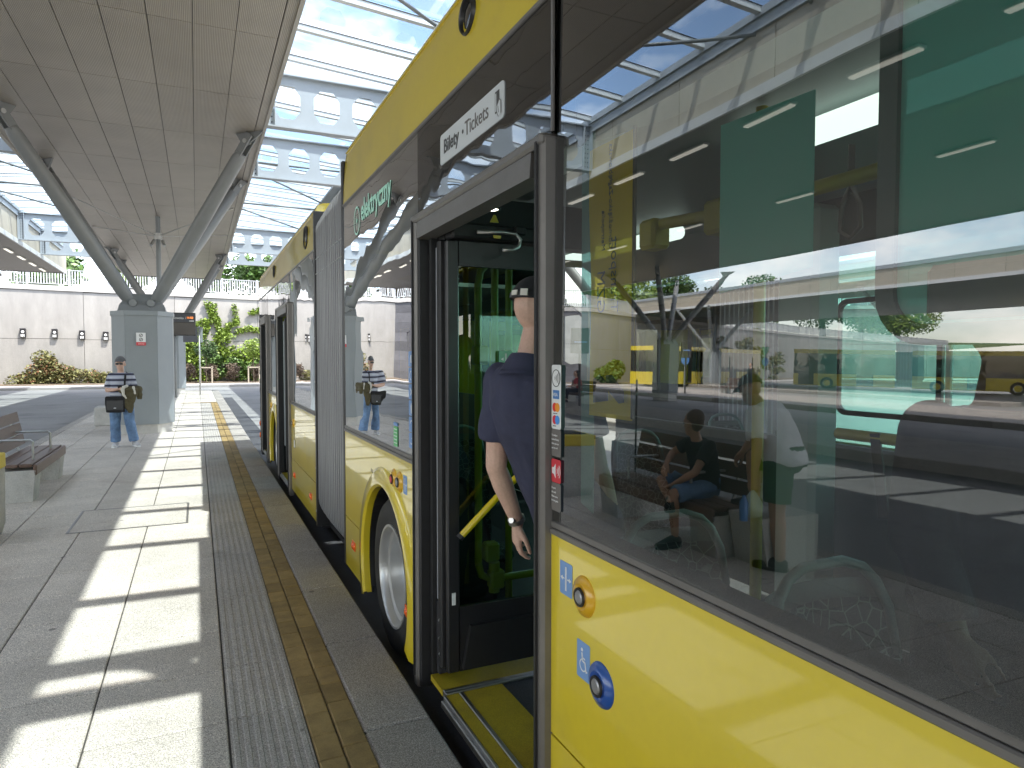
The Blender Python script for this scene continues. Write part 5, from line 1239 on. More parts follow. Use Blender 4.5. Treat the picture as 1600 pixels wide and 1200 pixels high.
# grab rails
def rail(pts, r=0.0165, name='grab_rail', m=m_yel2): return bpart(MB().tube(pts, r, 12), name, m, smooth=50)
rail([(1.33, 3.30, 0.56), (1.33, 3.30, 2.03), (1.345, 3.30, 2.10), (1.40, 3.30, 2.15), (1.47, 3.30, 2.165), (1.95, 3.30, 2.165)], 0.02)
rail([(1.33, 3.30, 0.56), (1.345, 3.30, 0.50), (1.40, 3.30, 0.47), (1.95, 3.30, 0.47)], 0.02)
rail([(1.42, 3.30, 0.40), (1.42, 3.30, 0.56)], 0.03)
rail([(1.45, 3.36, 2.46), (1.45, 3.36, 1.3)], 0.02); rail([(1.56, 3.42, 2.46), (1.56, 3.42, 0.1)], 0.02)
for (x, y, z) in ((1.46, 3.30, 2.165), (1.34, 3.30, 1.66), (1.40, 3.30, 0.62), (1.43, 3.30, 0.47)): bpart(MB().cbox(x - 0.04, y - 0.035, z - 0.05, x + 0.04, y + 0.035, z + 0.05, 0.01), 'rail_clamp', m_yel2)
bpart(MB().prism([(1.36, 1.60), (1.43, 1.60), (1.43, 1.68), (1.36, 1.68)], 'y', 3.095, 3.099), 'door_notice', m_greens)
mb = MB(); mb.box(1.392, 3.092, 1.612, 1.394, 3.0945, 1.668); mb.box(1.397, 3.092, 1.612, 1.399, 3.0945, 1.668)
for d in (-1, 1): mb.prism([(1.3955 + d * 0.013, 1.632), (1.3955 + d * 0.013, 1.648), (1.3955 + d * 0.027, 1.64)], 'y', 3.092, 3.0945)
bpart(mb, 'door_pictogram', m_white)
bpart(MB().box(1.11, 3.097, 0.44, 1.128, 3.1015, 0.50), 'leaf_tag', m_white)
hb = rail([(1.13, 3.02, 0.80), (1.32, 3.00, 0.985), (1.5, 2.98, 1.15)], 0.017, 'leaf_grab_bar', mat('bright_yellow_bar', (0.72, 0.55, 0.01), 0.35, coat=0.5))
bpart(MB().tube([(1.118, 3.021, 0.788), (1.132, 3.02, 0.802)], 0.019, 12), 'bar_end', m_black, hb)
# rails and poles behind the window
rail([(1.48, 2.05, 2.12), (1.48, 1.60, 2.09), (1.5, 1.1, 2.10), (1.5, -0.6, 2.12)], 0.02)
for y in (2.0, 1.66): bpart(MB().cbox(1.44, y - 0.045, 2.03, 1.52, y + 0.045, 2.135, 0.012), 'rail_clamp', m_yel2)
rail([(1.72, 1.74, FLOOR), (1.72, 1.74, 2.48)], 0.02)
rail([(2.6, 2.15, 1.31), (2.6, 1.2, 1.31)], 0.025); rail([(2.0, 1.3, 2.36), (2.0, -0.8, 2.36)], 0.022)
bpart(MB().bar((2.58, 1.95, 1.33), (2.58, 1.90, 0.98), 0.045, 0.008, (1, 0, 0)), 'belt', m_black)
# hanging strap
hs_ = bpart(MB().bar((2.0, 1.62, 2.36), (2.0, 1.62, 2.22), 0.03, 0.004, (0, 1, 0)), 'hand_strap', m_dgrey)
bpart(MB().tube([(2.0, 1.62, 2.23), (2.0, 1.585, 2.16), (2.0, 1.58, 2.08), (2.0, 1.62, 2.05), (2.0, 1.66, 2.08), (2.0, 1.655, 2.16), (2.0, 1.62, 2.23)], 0.008, 8), 'strap_loop', m_dgrey, hs_, smooth=True)
# pale pillar and wall on the far side
bpart(MB().cbox(2.9, 2.55, FLOOR, 3.1, 2.82, 2.45, 0.03), 'cabinet', mat('cabinet_pale', (0.42, 0.52, 0.50), 0.5))
# seats with patterned fabric
def crackle():
    m, n, l, b = newmat('crackle_seat_fabric'); b.inputs['Roughness'].default_value = 0.9
    geo = n.new('ShaderNodeNewGeometry'); v = n.new('ShaderNodeTexVoronoi'); v.feature = 'DISTANCE_TO_EDGE'; v.inputs['Scale'].default_value = 26
    l.new(geo.outputs['Position'], v.inputs['Vector']); r = n.new('ShaderNodeValToRGB'); r.color_ramp.elements[0].position = 0.03; r.color_ramp.elements[0].color = (0.20, 0.23, 0.22, 1)
    r.color_ramp.elements[1].position = 0.05; r.color_ramp.elements[1].color = (0.05, 0.06, 0.065, 1); l.new(v.outputs['Distance'], r.inputs['Fac']); l.new(r.outputs['Color'], b.inputs['Base Color']); return m
m_seat = crackle(); m_seatb = mat('seat_shell_grey', (0.10, 0.12, 0.12), 0.5); m_hoop = mat('seat_hoop_pale', (0.14, 0.20, 0.19), 0.4)
def seat(x, y, facing, zf=FLOOR + 0.19):
    """double-curved shell; facing = +1 looks to the rear of the bus, -1 to the front"""
    f = facing
    def S_(off, w, z0, z1):
        def P(u, v):
            zz = z0 + (z1 - z0) * v; k = 1 - 0.16 * max(0, (v - 0.72) / 0.28) ** 2; xx_ = (u - 0.5) * w * k
            return (x + xx_, y + f * (off - 0.16 * v ** 1.3 - 0.05 * (1 - (2 * u - 1) ** 2)), zz)
        return P
    s_ = bpart(MB().grid(S_(0, 0.42, zf + 0.1, zf + 0.80), 8, 8), 'seat', m_seat, smooth=True)
    bpart(MB().grid(S_(-0.035, 0.45, zf + 0.06, zf + 0.84), 8, 8), 'shell', m_seatb, s_, smooth=True)
    bpart(MB().cbox(x - 0.21, min(y, y + f * 0.42), zf + 0.02, x + 0.21, max(y, y + f * 0.42), zf + 0.11, 0.03), 'cushion', m_seat, s_)
    bpart(MB().tube([(x - 0.20, y - f * 0.13, zf + 0.66), (x - 0.19, y - f * 0.15, zf + 0.78), (x - 0.17, y - f * 0.17, zf + 0.84), (x - 0.13, y - f * 0.18, zf + 0.88), (x - 0.07, y - f * 0.19, zf + 0.90), (x + 0.07, y - f * 0.19, zf + 0.90), (x + 0.13, y - f * 0.18, zf + 0.88), (x + 0.17, y - f * 0.17, zf + 0.84), (x + 0.19, y - f * 0.15, zf + 0.78), (x + 0.2, y - f * 0.13, zf + 0.66)], 0.014, 10), 'hoop', m_hoop, s_, smooth=True)
    bpart(MB().box(x - 0.2, min(y, y + f * .35), FLOOR, x + 0.2, max(y, y + f * .35), zf + 0.015), 'pedestal', m_black, s_)
for (x, y, f) in ((1.40, 1.62, -1), (1.42, 1.02, -1), (1.40, 0.35, -1), (3.2, 1.4, -1), (2.75, 0.5, -1), (3.2, 0.5, -1), (1.75, 4.6, -1), (2.8, 4.6, -1), (2.8, 3.8, -1)): seat(x, y, f)
# frosted green screen beside the driver's end
scr = bpart(MB().prism(rrect(-0.9, 0.80, 1.70, 2.62, 0.07), 'x', 1.10, 1.105), 'partition_screen', film('screen_green_glass', (0.36, 0.86, 0.78), 0.18))
bpart(rframe(MB(), -0.93, 0.83, 1.67, 2.65, 0.09, 0.035, 1.09, 1.115), 'screen_frame', m_hoop, scr)
bpart(MB().cbox(1.088, -0.86, 1.71, 1.12, 0.74, 1.80, 0.01), 'screen_rail', m_hoop, scr)

# ================================================================== POSTERS IN THE WINDOW
bn_ = thing('window_banner', 'yellow vertical advertising banner hanging behind the first window, its lettering seen in reverse', 'banner', (1.075, 1.65, 1.47))
X = 1.078
MB().grid(lambda u, v: (X + 0.006 * sin(v * 9) * (u - .5), 1.775 - 0.225 * u - 0.012 * (1 - v) * sin(v * 5), 1.475 + 0.79 * v + (0.0 if v > 0.5 else 0.0)), 4, 24).build('sheet', film('banner_yellow', (0.95, 0.62, 0.02), 0.08), bn_, smooth=True)
m_bl = mat('banner_print', (0.09, 0.11, 0.11), 0.6)
text('Transport', 0.052, m_bl, bn_, (X - .012, 1.640, 1.775), (0, 0, 1), (0, -1, 0)); text('GZM', 0.058, m_bl, bn_, (X - .012, 1.712, 1.775), (0, 0, 1), (0, -1, 0))
text('Górnośląsko-Zagłębiowska', 0.026, m_bl, bn_, (X - .012, 1.652, 1.955), (0, 0, 1), (0, -1, 0)); text('Metropolia', 0.026, m_bl, bn_, (X - .012, 1.690, 1.955), (0, 0, 1), (0, -1, 0))
mb = MB(); mb.prism([(1.735, 1.515), (1.655, 1.525), (1.655, 1.575), (1.70, 1.60), (1.735, 1.585)], 'x', X - .011, X - .010); mb.prism([(1.665, 1.598), (1.665, 1.56), (1.60, 1.52), (1.575, 1.525), (1.575, 1.555), (1.635, 1.60)], 'x', X - .011, X - .010)
mb.build('emblem', m_bl, bn_)
MB().bar((X, 1.545, 2.27), (X, 1.548, 1.48), 0.008, 0.008, (1, 0, 0)).build('side_rod', m_dgrey, bn_)
fl_t = film('poster_back', (0.40, 0.84, 0.76), 0.04)
p1_ = thing('window_poster', 'plain teal-looking back of a large notice stuck inside the window, its print left blank', 'poster', (1.09, 1.09, 1.82))
MB().prism([(0.965, 1.825), (1.225, 1.795), (1.225, 2.175), (0.965, 2.165)], 'x', 1.088, 1.09).build('sheet', fl_t, p1_)
p2_ = thing('window_poster', 'narrow pale teal strip notice hanging just right of the stickers', 'poster', (1.10, 1.80, 1.2))
MB().prism([(1.775, 1.17), (1.85, 1.19), (1.85, 2.30), (1.775, 2.33)], 'x', 1.094, 1.096).build('sheet', film('poster_pale', (0.40, 0.60, 0.60), 0.5), p2_)

# ================================================================== PEOPLE
def loft(mb, secs, n=20):
    """secs: (centre, half-width vector, half-depth vector)"""
    rs = []
    for c, a, b in secs:
        c, a, b = V(c), V(a), V(b); r = []
        for k in range(n):
            t = 2 * pi * k / n; ct, st_ = cos(t), sin(t)
            e = 0.86
            r.append(c + a * (abs(ct) ** e * (1 if ct >= 0 else -1)) + b * (abs(st_) ** e * (1 if st_ >= 0 else -1)))
        rs.append(r)
    return mb.rings(rs)
def frus(mb, p0, p1, r0, r1, n=14):
    p0, p1 = V(p0), V(p1); d = (p1 - p0).normalized()
    return mb.tube2([p0, p0 + (p1 - p0) * .5, p1], [r0, (r0 + r1) / 2, r1], d, n)
def hand(mb, w, d, pn, scale=1.0, curl=0.5, thumb=1, spread=0.10):
    """w wrist point, d pointing direction, pn palm normal; thumb +-1 picks the side"""
    w, d, pn = V(w), V(d).normalized(), V(pn); pn = (pn - d * pn.dot(d)).normalized(); s = d.cross(pn) * thumb; k = scale
    loft(mb, [(w - d * 0.01 * k, s * 0.027 * k, pn * 0.021 * k), (w + d * 0.03 * k, s * 0.034 * k, pn * 0.019 * k), (w + d * 0.065 * k, s * 0.041 * k, pn * 0.016 * k), (w + d * 0.092 * k, s * 0.041 * k, pn * 0.013 * k)], 16)
    L_ = [0.072, 0.082, 0.076, 0.058]
    for i in range(4):
        off = (0.0315 - 0.021 * i) * k; b = w + d * (0.088 - (0.004 if i in (0, 3) else 0) - (0.006 if i == 3 else 0)) * k + s * off
        dd = (d + s * (spread * (1.5 - i) * 0.35)).normalized(); p = b; ang = 0; r = [0.0092, 0.0086, 0.0078, 0.0066]
        for j, fr in enumerate((0.45, 0.32, 0.23)):
            ang += curl * (0.55, 0.9, 0.7)[j] * (1 + 0.12 * i); v = (dd * cos(ang) + pn * sin(ang)).normalized(); q = p + v * L_[i] * fr * k * 1.05
            mb.capsule(p, q, r[j] * k, r[j + 1] * k, 10); p = q
    p = w + d * 0.028 * k + s * 0.026 * k + pn * 0.004 * k; v = (d * 0.75 + s * 0.55 + pn * 0.35).normalized(); q = p + v * 0.042 * k; mb.capsule(p, q, 0.0135 * k, 0.0108 * k, 10)
    v = (d * 0.95 + s * 0.12 + pn * 0.35).normalized(); q2 = q + v * 0.032 * k; mb.capsule(q, q2, 0.0106 * k, 0.0095 * k, 10); v = (d + pn * 0.3 - s * 0.08).normalized(); mb.capsule(q2, q2 + v * 0.024 * k, 0.0095 * k, 0.0075 * k, 10)
def headshape(mb, c, f, u, k=1.0):
    """c head centre, f facing, u up"""
    f, u = V(f).normalized(), V(u).normalized(); s = f.cross(u).normalized(); u = s.cross(f); c = V(c)
    mb.ell(c + u * 0.022 * k - f * 0.006 * k, s * 0.076 * k, f * 0.096 * k, u * 0.102 * k, 18, 12)
    mb.ell(c - u * 0.052 * k + f * 0.026 * k, s * 0.058 * k, f * 0.062 * k, u * 0.070 * k, 16, 10)
    mb.ell(c - u * 0.095 * k + f * 0.062 * k, s * 0.027 * k, f * 0.024 * k, u * 0.022 * k, 10, 6)
    mb.ell(c - u * 0.022 * k + f * 0.096 * k, s * 0.013 * k, f * 0.022 * k, u * 0.026 * k, 10, 6)
    mb.ell(c - u * 0.06 * k + f * 0.082 * k, s * 0.026 * k, f * 0.013 * k, u * 0.011 * k, 10, 6)
    mb.ell(c + u * 0.03 * k + f * 0.082 * k, s * 0.05 * k, f * 0.014 * k, u * 0.012 * k, 10, 6)
    for q in (-1, 1): mb.ell(c - u * 0.012 * k + s * q * 0.078 * k - f * 0.008 * k, s * 0.011 * k, f * 0.021 * k, u * 0.032 * k, 10, 6)
    return s, f, u
def eyes(parent, c, f, u, k=1.0):
    f, u = V(f).normalized(), V(u).normalized(); s = f.cross(u).normalized(); u = s.cross(f); c = V(c); mb = MB()
    for q in (-1, 1): mb.ell(c + u * 0.004 * k + s * q * 0.031 * k + f * 0.083 * k, s * 0.012 * k, f * 0.008 * k, u * 0.007 * k, 10, 6)
    mb.build('eyes', m_dgrey, parent, smooth=True)
class Body:
    """a standing or sitting figure from joint positions, in world coordinates"""
    def __init__(s, label, loc, J, group=None, vox=0.007, skin=None, cat='person'):
        s.t = thing('person', label, cat, loc, group); s.J = {k: V(v) for k, v in J.items()}; s.vox = vox; s.skin = skin or m_skin; s.mb = MB()
    def torso(s, mb, g=1.0, add=0.0, belly=0.0, top=0.93, bottom=-0.02, neck=True):
        J = s.J; P, N = J['pelvis'], J['neck']; sh = (J['shR'] - J['shL']).normalized(); hp = (J['hipR'] - J['hipL']).normalized()
        mid = J.get('mid', (P + N) / 2); secs = []
        tb = [(-0.10, 0.145, 0.115), (0.0, 0.168, 0.125), (0.2, 0.160, 0.118), (0.4, 0.157, 0.115), (0.6, 0.170, 0.122), (0.78, 0.182, 0.120), (0.90, 0.165, 0.10), (0.97, 0.095, 0.075)]
        for t, w, d in tb:
            if t < bottom - 0.09 or t > top + 0.05: continue
            c = P * (1 - t) ** 2 + mid * 2 * t * (1 - t) + N * t * t if t > 0 else P + (P - mid).normalized() * (-t) * 0.5
            ax = (N - P).normalized() if t > .5 else (mid - P).normalized()
            lat = (hp * (1 - t) + sh * t).normalized(); fr = ax.cross(lat).normalized() * -1
            fr = lat.cross(ax).normalized() * -1
            bb = belly * math.exp(-((t - 0.28) / 0.2) ** 2)
            secs.append((c - fr * bb * -0.5, lat * (w * g + add + bb * 0.4), fr * (d * g + add + bb * 0.5)))
        loft(mb, secs, 24); return mb
    def limb(s, mb, a, b, c, r, add=0.0, f0=0.0, f1=2.0, k=1.0):
        """tapered two-bone limb a-b-c with radii r, from fraction f0 to f1 (0..2)"""
        J = s.J; pts = [J[a], J[b], J[c]]; ra = [x * k + add for x in r]
        for i in (0, 1):
            lo, hi = max(f0 - i, 0), min(f1 - i, 1)
            if hi <= lo: continue
            p, q = pts[i], pts[i + 1]; A, B = p.lerp(q, lo), p.lerp(q, hi); r0, r1 = ra[2*i], ra[2*i+1]
            R0, R1 = r0 + (r1 - r0) * lo, r0 + (r1 - r0) * hi
            if add > 0 and f1 < 2 and hi == f1 - i and hi < 1: frus(mb, A, B, R0, R1 + 0.004, 16); mb.capsule(A, A.lerp(B, 0.5), R0, (R0 + R1) / 2, 14)
            elif i == 0 and hi == 1: mb.capsule(A, A.lerp(B, .45), R0, R0 * .6 + R1 * .4 + 0.003, 14); mb.capsule(A.lerp(B, .45), B, R0 * .6 + R1 * .4 + .003, R1, 14)
            else: mb.capsule(A, A.lerp(B, .3), R0, max(R0, R1) * 1.06 if i else R0, 14); mb.capsule(A.lerp(B, .3), B, max(R0, R1) * 1.06 if i else R0, R1, 14)
    ARM = (0.050, 0.042, 0.040, 0.027); LEG = (0.085, 0.058, 0.056, 0.038)
    def basic(s, hands=None, k=1.0, head=True, belly=0.0, hk=1.0):
        J, mb = s.J, s.mb; s.k = k
        s.torso(mb, k * 0.97, belly=belly * 0.8)
        for q in 'LR':
            s.limb(mb, 'sh' + q, 'el' + q, 'wr' + q, s.ARM, k=k); s.limb(mb, 'hip' + q, 'kn' + q, 'an' + q, s.LEG, k=k)
            mb.capsule(J['an' + q] + V((0, 0, -0.02)), J['toe' + q], 0.035, 0.03)
        hd = J['head']; f, u = J['face'], V((0, 0, 1)) if 'hup' not in J else J['hup']
        mb.capsule(J['neck'] - V((0, 0, 0.03)), hd - V(u) * 0.045, 0.058 * k, 0.054 * k)
        headshape(mb, hd, f, u, hk)
        for q in 'LR':
            h = (hands or {}).get(q)
            if h: hand(mb, J['wr' + q], h[0], h[1], h[2] if len(h) > 2 else 1.0, h[3] if len(h) > 3 else 0.45, h[4] if len(h) > 4 else 1)
            else: hand(mb, J['wr' + q], J['wr' + q] - J['el' + q], V((1, 0, 0)), 1.0, 0.4, 1)
        s.body = voxel(mb.build('body', s.skin, s.t), s.vox, 4)
        return s
    def cloth(s, name, m, fn, vox=None, smooth=5):
        mb = MB(); fn(mb); o = voxel(mb.build(name, m, s.t), vox or s.vox, smooth)
        if s.vox < 0.01:   # soft folds
            for sc, st in ((0.16, 0.022), (0.055, 0.008)):
                t = bpy.data.textures.new('folds', 'CLOUDS'); t.noise_scale = sc; t.noise_depth = 1
                d = o.modifiers.new('d', 'DISPLACE'); d.texture = t; d.strength = st; d.mid_level = 0.42
            bake(o)
            o.data.polygons.foreach_set('use_smooth', [True] * len(o.data.polygons))
        return o
    def shirt(s, m, sleeve=0.75, add=0.012, belly=0.0, bottom=-0.05, collar=False, name='shirt', smooth=5):
        def fn(mb):
            s.torso(mb, s.k, add, belly=belly, top=0.93, bottom=bottom)
            for q in 'LR': s.limb(mb, 'sh' + q, 'el' + q, 'wr' + q, (0.052, 0.054, 0.045, 0.035), add, 0, sleeve, s.k)
        return s.cloth(name, m, fn, None, smooth)
    def trousers(s, m, f1=1.95, add=0.012, name='trousers', wide=1.0):
        def fn(mb):
            J = s.J; lat = (J['hipR'] - J['hipL']).normalized(); up = (J.get('mid', J['neck']) - J['pelvis']).normalized(); fr = lat.cross(up)
            P = J['pelvis']; loft(mb, [(P - up * 0.07, lat * 0.16 * s.k, fr * 0.12 * s.k), (P, lat * 0.182 * s.k, fr * 0.137 * s.k), (P + up * 0.10, lat * 0.170 * s.k, fr * 0.130 * s.k)], 20)
            for q in 'LR': s.limb(mb, 'hip' + q, 'kn' + q, 'an' + q, (0.090, 0.070 * wide, 0.068 * wide, 0.062 * wide), add, 0, f1, s.k)
        return s.cloth(name, m, fn)
    def shoes(s, m, m2=None):
        for q in 'LR':
            J = s.J; a, t = J['an' + q], J['toe' + q]; d = V((t.x - a.x, t.y - a.y, 0)).normalized(); sd = d.cross(V((0, 0, 1))); z = min(a.z - 0.075, t.z - 0.03)
            B = V((a.x, a.y, z)) - d * 0.055; mb = MB(); tilt = V((0, 0, (t.z - 0.03 - z) * 0.0))
            loft(mb, [(B + V((0, 0, 0.045)), sd * 0.030, V((0, 0, 0.04))), (B + d * 0.05 + V((0, 0, 0.06)), sd * 0.040, V((0, 0, 0.058))), (B + d * 0.13 + V((0, 0, 0.05)), sd * 0.042, V((0, 0, 0.046))), (B + d * 0.21 + V((0, 0, 0.035)), sd * 0.047, V((0, 0, 0.030))), (B + d * 0.265 + V((0, 0, 0.026)), sd * 0.034, V((0, 0, 0.020)))], 16)
            sh = mb.build('shoe', m, s.t, smooth=True)
            mb = MB(); outl = [(B + d * x_ + sd * w) for x_, w in ((-.008, -.022), (-.008, .022), (.05, .044), (.13, .044), (.21, .050), (.262, .034), (.278, 0), (.262, -.034), (.21, -.050), (.13, -.044), (.05, -.044))]
            mb.rings([[p + V((0, 0, 0.0)) for p in outl], [p + V((0, 0, 0.026)) for p in outl]]); mb.build('sole', m2 or m_white, sh)
    def cap(s, m, hk=1.0, peak=True, strap=False, tilt=0.0, lift=0.028):
        J = s.J; c = J['head']; f = V(J['face']).normalized(); u = V(J.get('hup', (0, 0, 1))); sd = f.cross(u).normalized(); u = sd.cross(f)
        if tilt: f, u = (f * cos(tilt) + u * sin(tilt)), (u * cos(tilt) - f * sin(tilt))
        C0 = c + u * lift * hk; mb = MB(); rs = []
        for kz in range(9):
            t = pi / 2 * kz / 8; rs.append([C0 - f * 0.006 + (sd * 0.085 * cos(a) + f * 0.106 * sin(a)) * hk * max(cos(t), 0.04) ** 0.9 + u * (0.004 + 0.092 * hk * sin(t)) for a in [2 * pi * q / 28 for q in range(28)]])
        o = mb.rings(rs).build('cap', m, s.t, smooth=60)
        b = MB()
        for a in (0.0,): b.rings([[C0 - f * 0.006 + (sd * (0.086 + e) * cos(x) + f * (0.107 + e) * sin(x)) * hk + u * zz for x in [2 * pi * q / 28 for q in range(28)]] for e, zz in ((0.0, 0.003), (0.003, 0.003), (0.003, 0.024), (0.0, 0.024))], False, False)
        b.build('band', m, o)
        if peak:
            pk = MB(); rows = []
            for r_, dz in ((0.085, 0.012), (0.13, 0.008), (0.175, -0.012)):
                rows.append([C0 + (sd * 0.078 * hk * sin(a) * (1 - 0.12 * (r_ - .085) / .09) + f * (r_ - 0.03 * (1 - cos(a)) * 1.2) * hk * 1.0 + u * (dz - 0.02 * (1 - cos(a)))) for a in [-1.35 + 2.7 * q / 12 for q in range(13)]])
            pk.rings([[p + u * 0.004 for p in r_] for r_ in rows], False, False, False); pk.rings([[p - u * 0.004 for p in r_] for r_ in rows], False, False, False)
            pk.rings([[p + u * 0.004 for p in rows[-1]], [p - u * 0.004 for p in rows[-1]]], False, False, False)
            pk.build('peak', m, o, smooth=True)
        return o, C0, f, u, sd

# ---- the man boarding, seen from behind in the nearest doorway
def rot(v, a): return V((v[0] * cos(a) + v[1] * sin(a), -v[0] * sin(a) + v[1] * cos(a), v[2] if len(v) > 2 else 0))  # heading a clockwise from +y
def place(o, hd, pts):
    """pts in the figure's own frame: x right, y forward, z up"""
    return {k: (V(o) + rot(p, hd)) for k, p in pts.items()}
H1 = radians(64); O1 = (1.185, 2.30, FLOOR)
loc = dict(pelvis=(0.07, 0.17, 0.95), mid=(0.015, -0.01, 1.26), neck=(-0.025, -0.04, 1.605), hipL=(-0.03, 0.18, 0.93), hipR=(0.16, 0.17, 0.93),
           knL=(-0.03, 0.24, 0.51), knR=(0.18, 0.22, 0.50), anL=(-0.03, 0.17, 0.085), anR=(0.19, 0.18, 0.085), toeL=(-0.03, 0.32, 0.035), toeR=(0.2, 0.33, 0.035),
           shL=(-0.172, -0.035, 1.515), shR=(0.165, 0.0, 1.515), elL=(-0.195, -0.035, 1.175), elR=(0.21, 0.06, 1.21), wrL=(-0.185, 0.085, 0.935), wrR=(0.19, 0.22, 0.98), head=(-0.02, 0.01, 1.785))
J = place(O1, H1, loc); J['face'] = rot((sin(radians(12)), cos(radians(12)), -0.12), H1)
dd = (J['wrL'] - J['elL']).normalized()
P = Body('man in navy polo shirt and black cap stepping through the open bus door', (O1[0], O1[1], FLOOR), J, vox=0.0042)
P.basic({'L': (dd * 0.25 + rot((-0.12, 0.0, -0.9), H1), rot((0.5, 0.8, 0), H1), 1.04, 0.5, 1), 'R': (rot((0, 0.3, -1), H1), rot((-1, 0, 0), H1), 1.0, 0.6, 1)}, k=1.0, hk=1.05)
P.shirt(m_navy, 0.66, 0.016, bottom=-0.16, name='polo_shirt', smooth=26)
cl_ = MB(); nk = J['neck']; u_ = (J['head'] - J['neck']).normalized()
for e in (0.0,): cl_.rings([[nk - u_ * 0.045 + u_ * h + (rot((cos(a), 0, 0), H1) * r * 1.06 + rot((0, sin(a), 0), H1) * r * 1.0) + V((0, 0, -0.018 * sin(a))) for a in [2 * pi * q / 26 for q in range(26)]] for h, r in ((-0.03, 0.100), (0.0, 0.083), (0.045, 0.069), (0.050, 0.071), (0.042, 0.076), (-0.012, 0.098))], False, False)
cl_.build('collar', m_navy, P.t, smooth=60)
P.trousers(mat('dark_trouser_cloth', (0.03, 0.03, 0.035), 0.85), name='trousers'); P.shoes(m_blackc, m_blackp)
co, C0, f_, u_, sd_ = P.cap(m_blackc, 1.07, strap=True)
# half-round opening with a pale strap at the back
stp = MB()
for q in range(8):
    a0, a1 = -0.62 + 1.24 * q / 8, -0.62 + 1.24 * (q + 1) / 8
    A = [C0 - f_ * 0.006 + (sd_ * 0.0905 * sin(x) - f_ * 0.112 * cos(x)) * 1.07 for x in (a0, a1)]
    stp.add([A[0] + u_ * 0.005, A[1] + u_ * 0.005, A[1] + u_ * 0.023, A[0] + u_ * 0.023], [(0, 1, 2, 3)])
stp.build('strap', m_blackp, co)
for x, hh in ((0.05, 0.009), (0.46, 0.012)):
  tb = MB(); A = C0 - f_ * 0.006 + (sd_ * 0.093 * sin(x) - f_ * 0.1155 * cos(x)) * 1.07; tb.obox(A + u_ * (0.014 + hh * .5), (sd_ * cos(x) + f_ * sin(x)) * 0.014, (sd_ * sin(x) - f_ * cos(x)) * 0.002, u_ * hh); tb.build('buckle_tab', m_creamc, co)
# wristwatch
wt = thing('wristwatch', 'steel wristwatch on the boarding man\'s left wrist', 'watch', tuple(J['wrL']))
ax_ = (J['wrL'] - J['elL']).normalized(); cW = J['wrL'] - ax_ * 0.012
MB().lathe([(0.031, -0.009), (0.036, -0.009), (0.036, 0.009), (0.031, 0.009)], cW, ax_, 24, closed=True).build('bracelet', m_alu, wt)
nW = (ax_.cross(V((0.6, 0.8, 0)))).normalized(); MB().lathe([(0, 0.006), (0.012, 0.006), (0.014, 0.0), (0.014, -0.008)], cW + V((-0.6, -0.4, 0.1)).normalized() * 0.036, V((-0.6, -0.4, 0.1)), 20).build('case', m_alu, wt)

# ---- the waiting man on the platform
H2 = radians(183); O2 = (-1.27, 14.35, 0)
loc = dict(pelvis=(0, 0, 0.93), mid=(0, 0.02, 1.2), neck=(0, 0.0, 1.475), hipL=(-0.10, 0, 0.90), hipR=(0.10, 0, 0.90), knL=(-0.14, 0.03, 0.49), knR=(0.11, 0.03, 0.49), anL=(-0.21, -0.01, 0.085), anR=(0.11, 0.0, 0.085), toeL=(-0.29, 0.13, 0.035), toeR=(0.12, 0.16, 0.035),
           shL=(-0.172, 0, 1.40), shR=(0.172, 0, 1.40), elL=(-0.225, 0.01, 1.13), elR=(0.235, 0.02, 1.12), wrL=(-0.10, 0.22, 1.12), wrR=(0.05, 0.235, 1.14), head=(0.0, 0.035, 1.635))
J = place(O2, H2, loc); J['face'] = rot((0.05, 1, -0.04), H2)
P2 = Body('waiting man in grey cap, striped T-shirt and jeans, jacket over his arm', O2, J, vox=0.0065, skin=m_skin)
P2.basic({'L': (rot((0.8, 0.3, 0.0), H2), rot((0, -0.2, 1), H2), 1.0, 0.7, 1), 'R': (rot((-0.8, 0.35, 0.1), H2), rot((0, -0.3, 1), H2), 1.0, 0.7, -1)}, k=1.0, hk=1.08, belly=0.05)
P2.shirt(m_stripe, 0.82, 0.014, belly=0.055, bottom=-0.10, name='striped_tshirt')
P2.trousers(m_jeans, 1.93, 0.014, name='jeans', wide=1.08); P2.shoes(mat('trainer_grey_white', (0.5, 0.5, 0.5), 0.7, var=0.3, vscale=25), m_white)
P2.cap(m_grey_cap, 1.05, lift=0.047, tilt=0.10); eyes(P2.t, J['head'], J['face'], (0, 0, 1), 1.05)
gs = MB(); c_ = J['head'] + V((0, 0, 0.004)); f2 = J['face'].normalized(); s2_ = f2.cross(V((0, 0, 1))).normalized()
for q in (-1, 1): gs.obox(c_ + f2 * 0.112 + s2_ * q * 0.034, s2_ * 0.029, f2 * 0.003, V((0, 0, 0.020)))
gs.obox(c_ + f2 * 0.112, s2_ * 0.012, f2 * 0.002, V((0, 0, 0.003))); gs.build('sunglasses', m_blackp, P2.t)
R2 = lambda x, y, z: V(O2) + rot((x, y, z), H2)
bg = thing('shoulder_bag', 'black shoulder bag hanging in front of the waiting man', 'bag', tuple(R2(0.07, 0.2, 0.9)))
mb = MB(); cb = R2(0.075, 0.215, 0.86); sx_, sy_ = rot((1, 0, 0), H2), rot((0, 1, 0), H2)
mb.rings([[cb + sx_ * a * w + sy_ * b * d + V((0, 0, z)) for a, b in ((-1, -1), (1, -1), (1, 1), (-1, 1))] for z, w, d in ((-0.165, 0.10, 0.03), (-0.155, 0.15, 0.045), (0.0, 0.165, 0.05), (0.13, 0.165, 0.045), (0.15, 0.15, 0.03))])
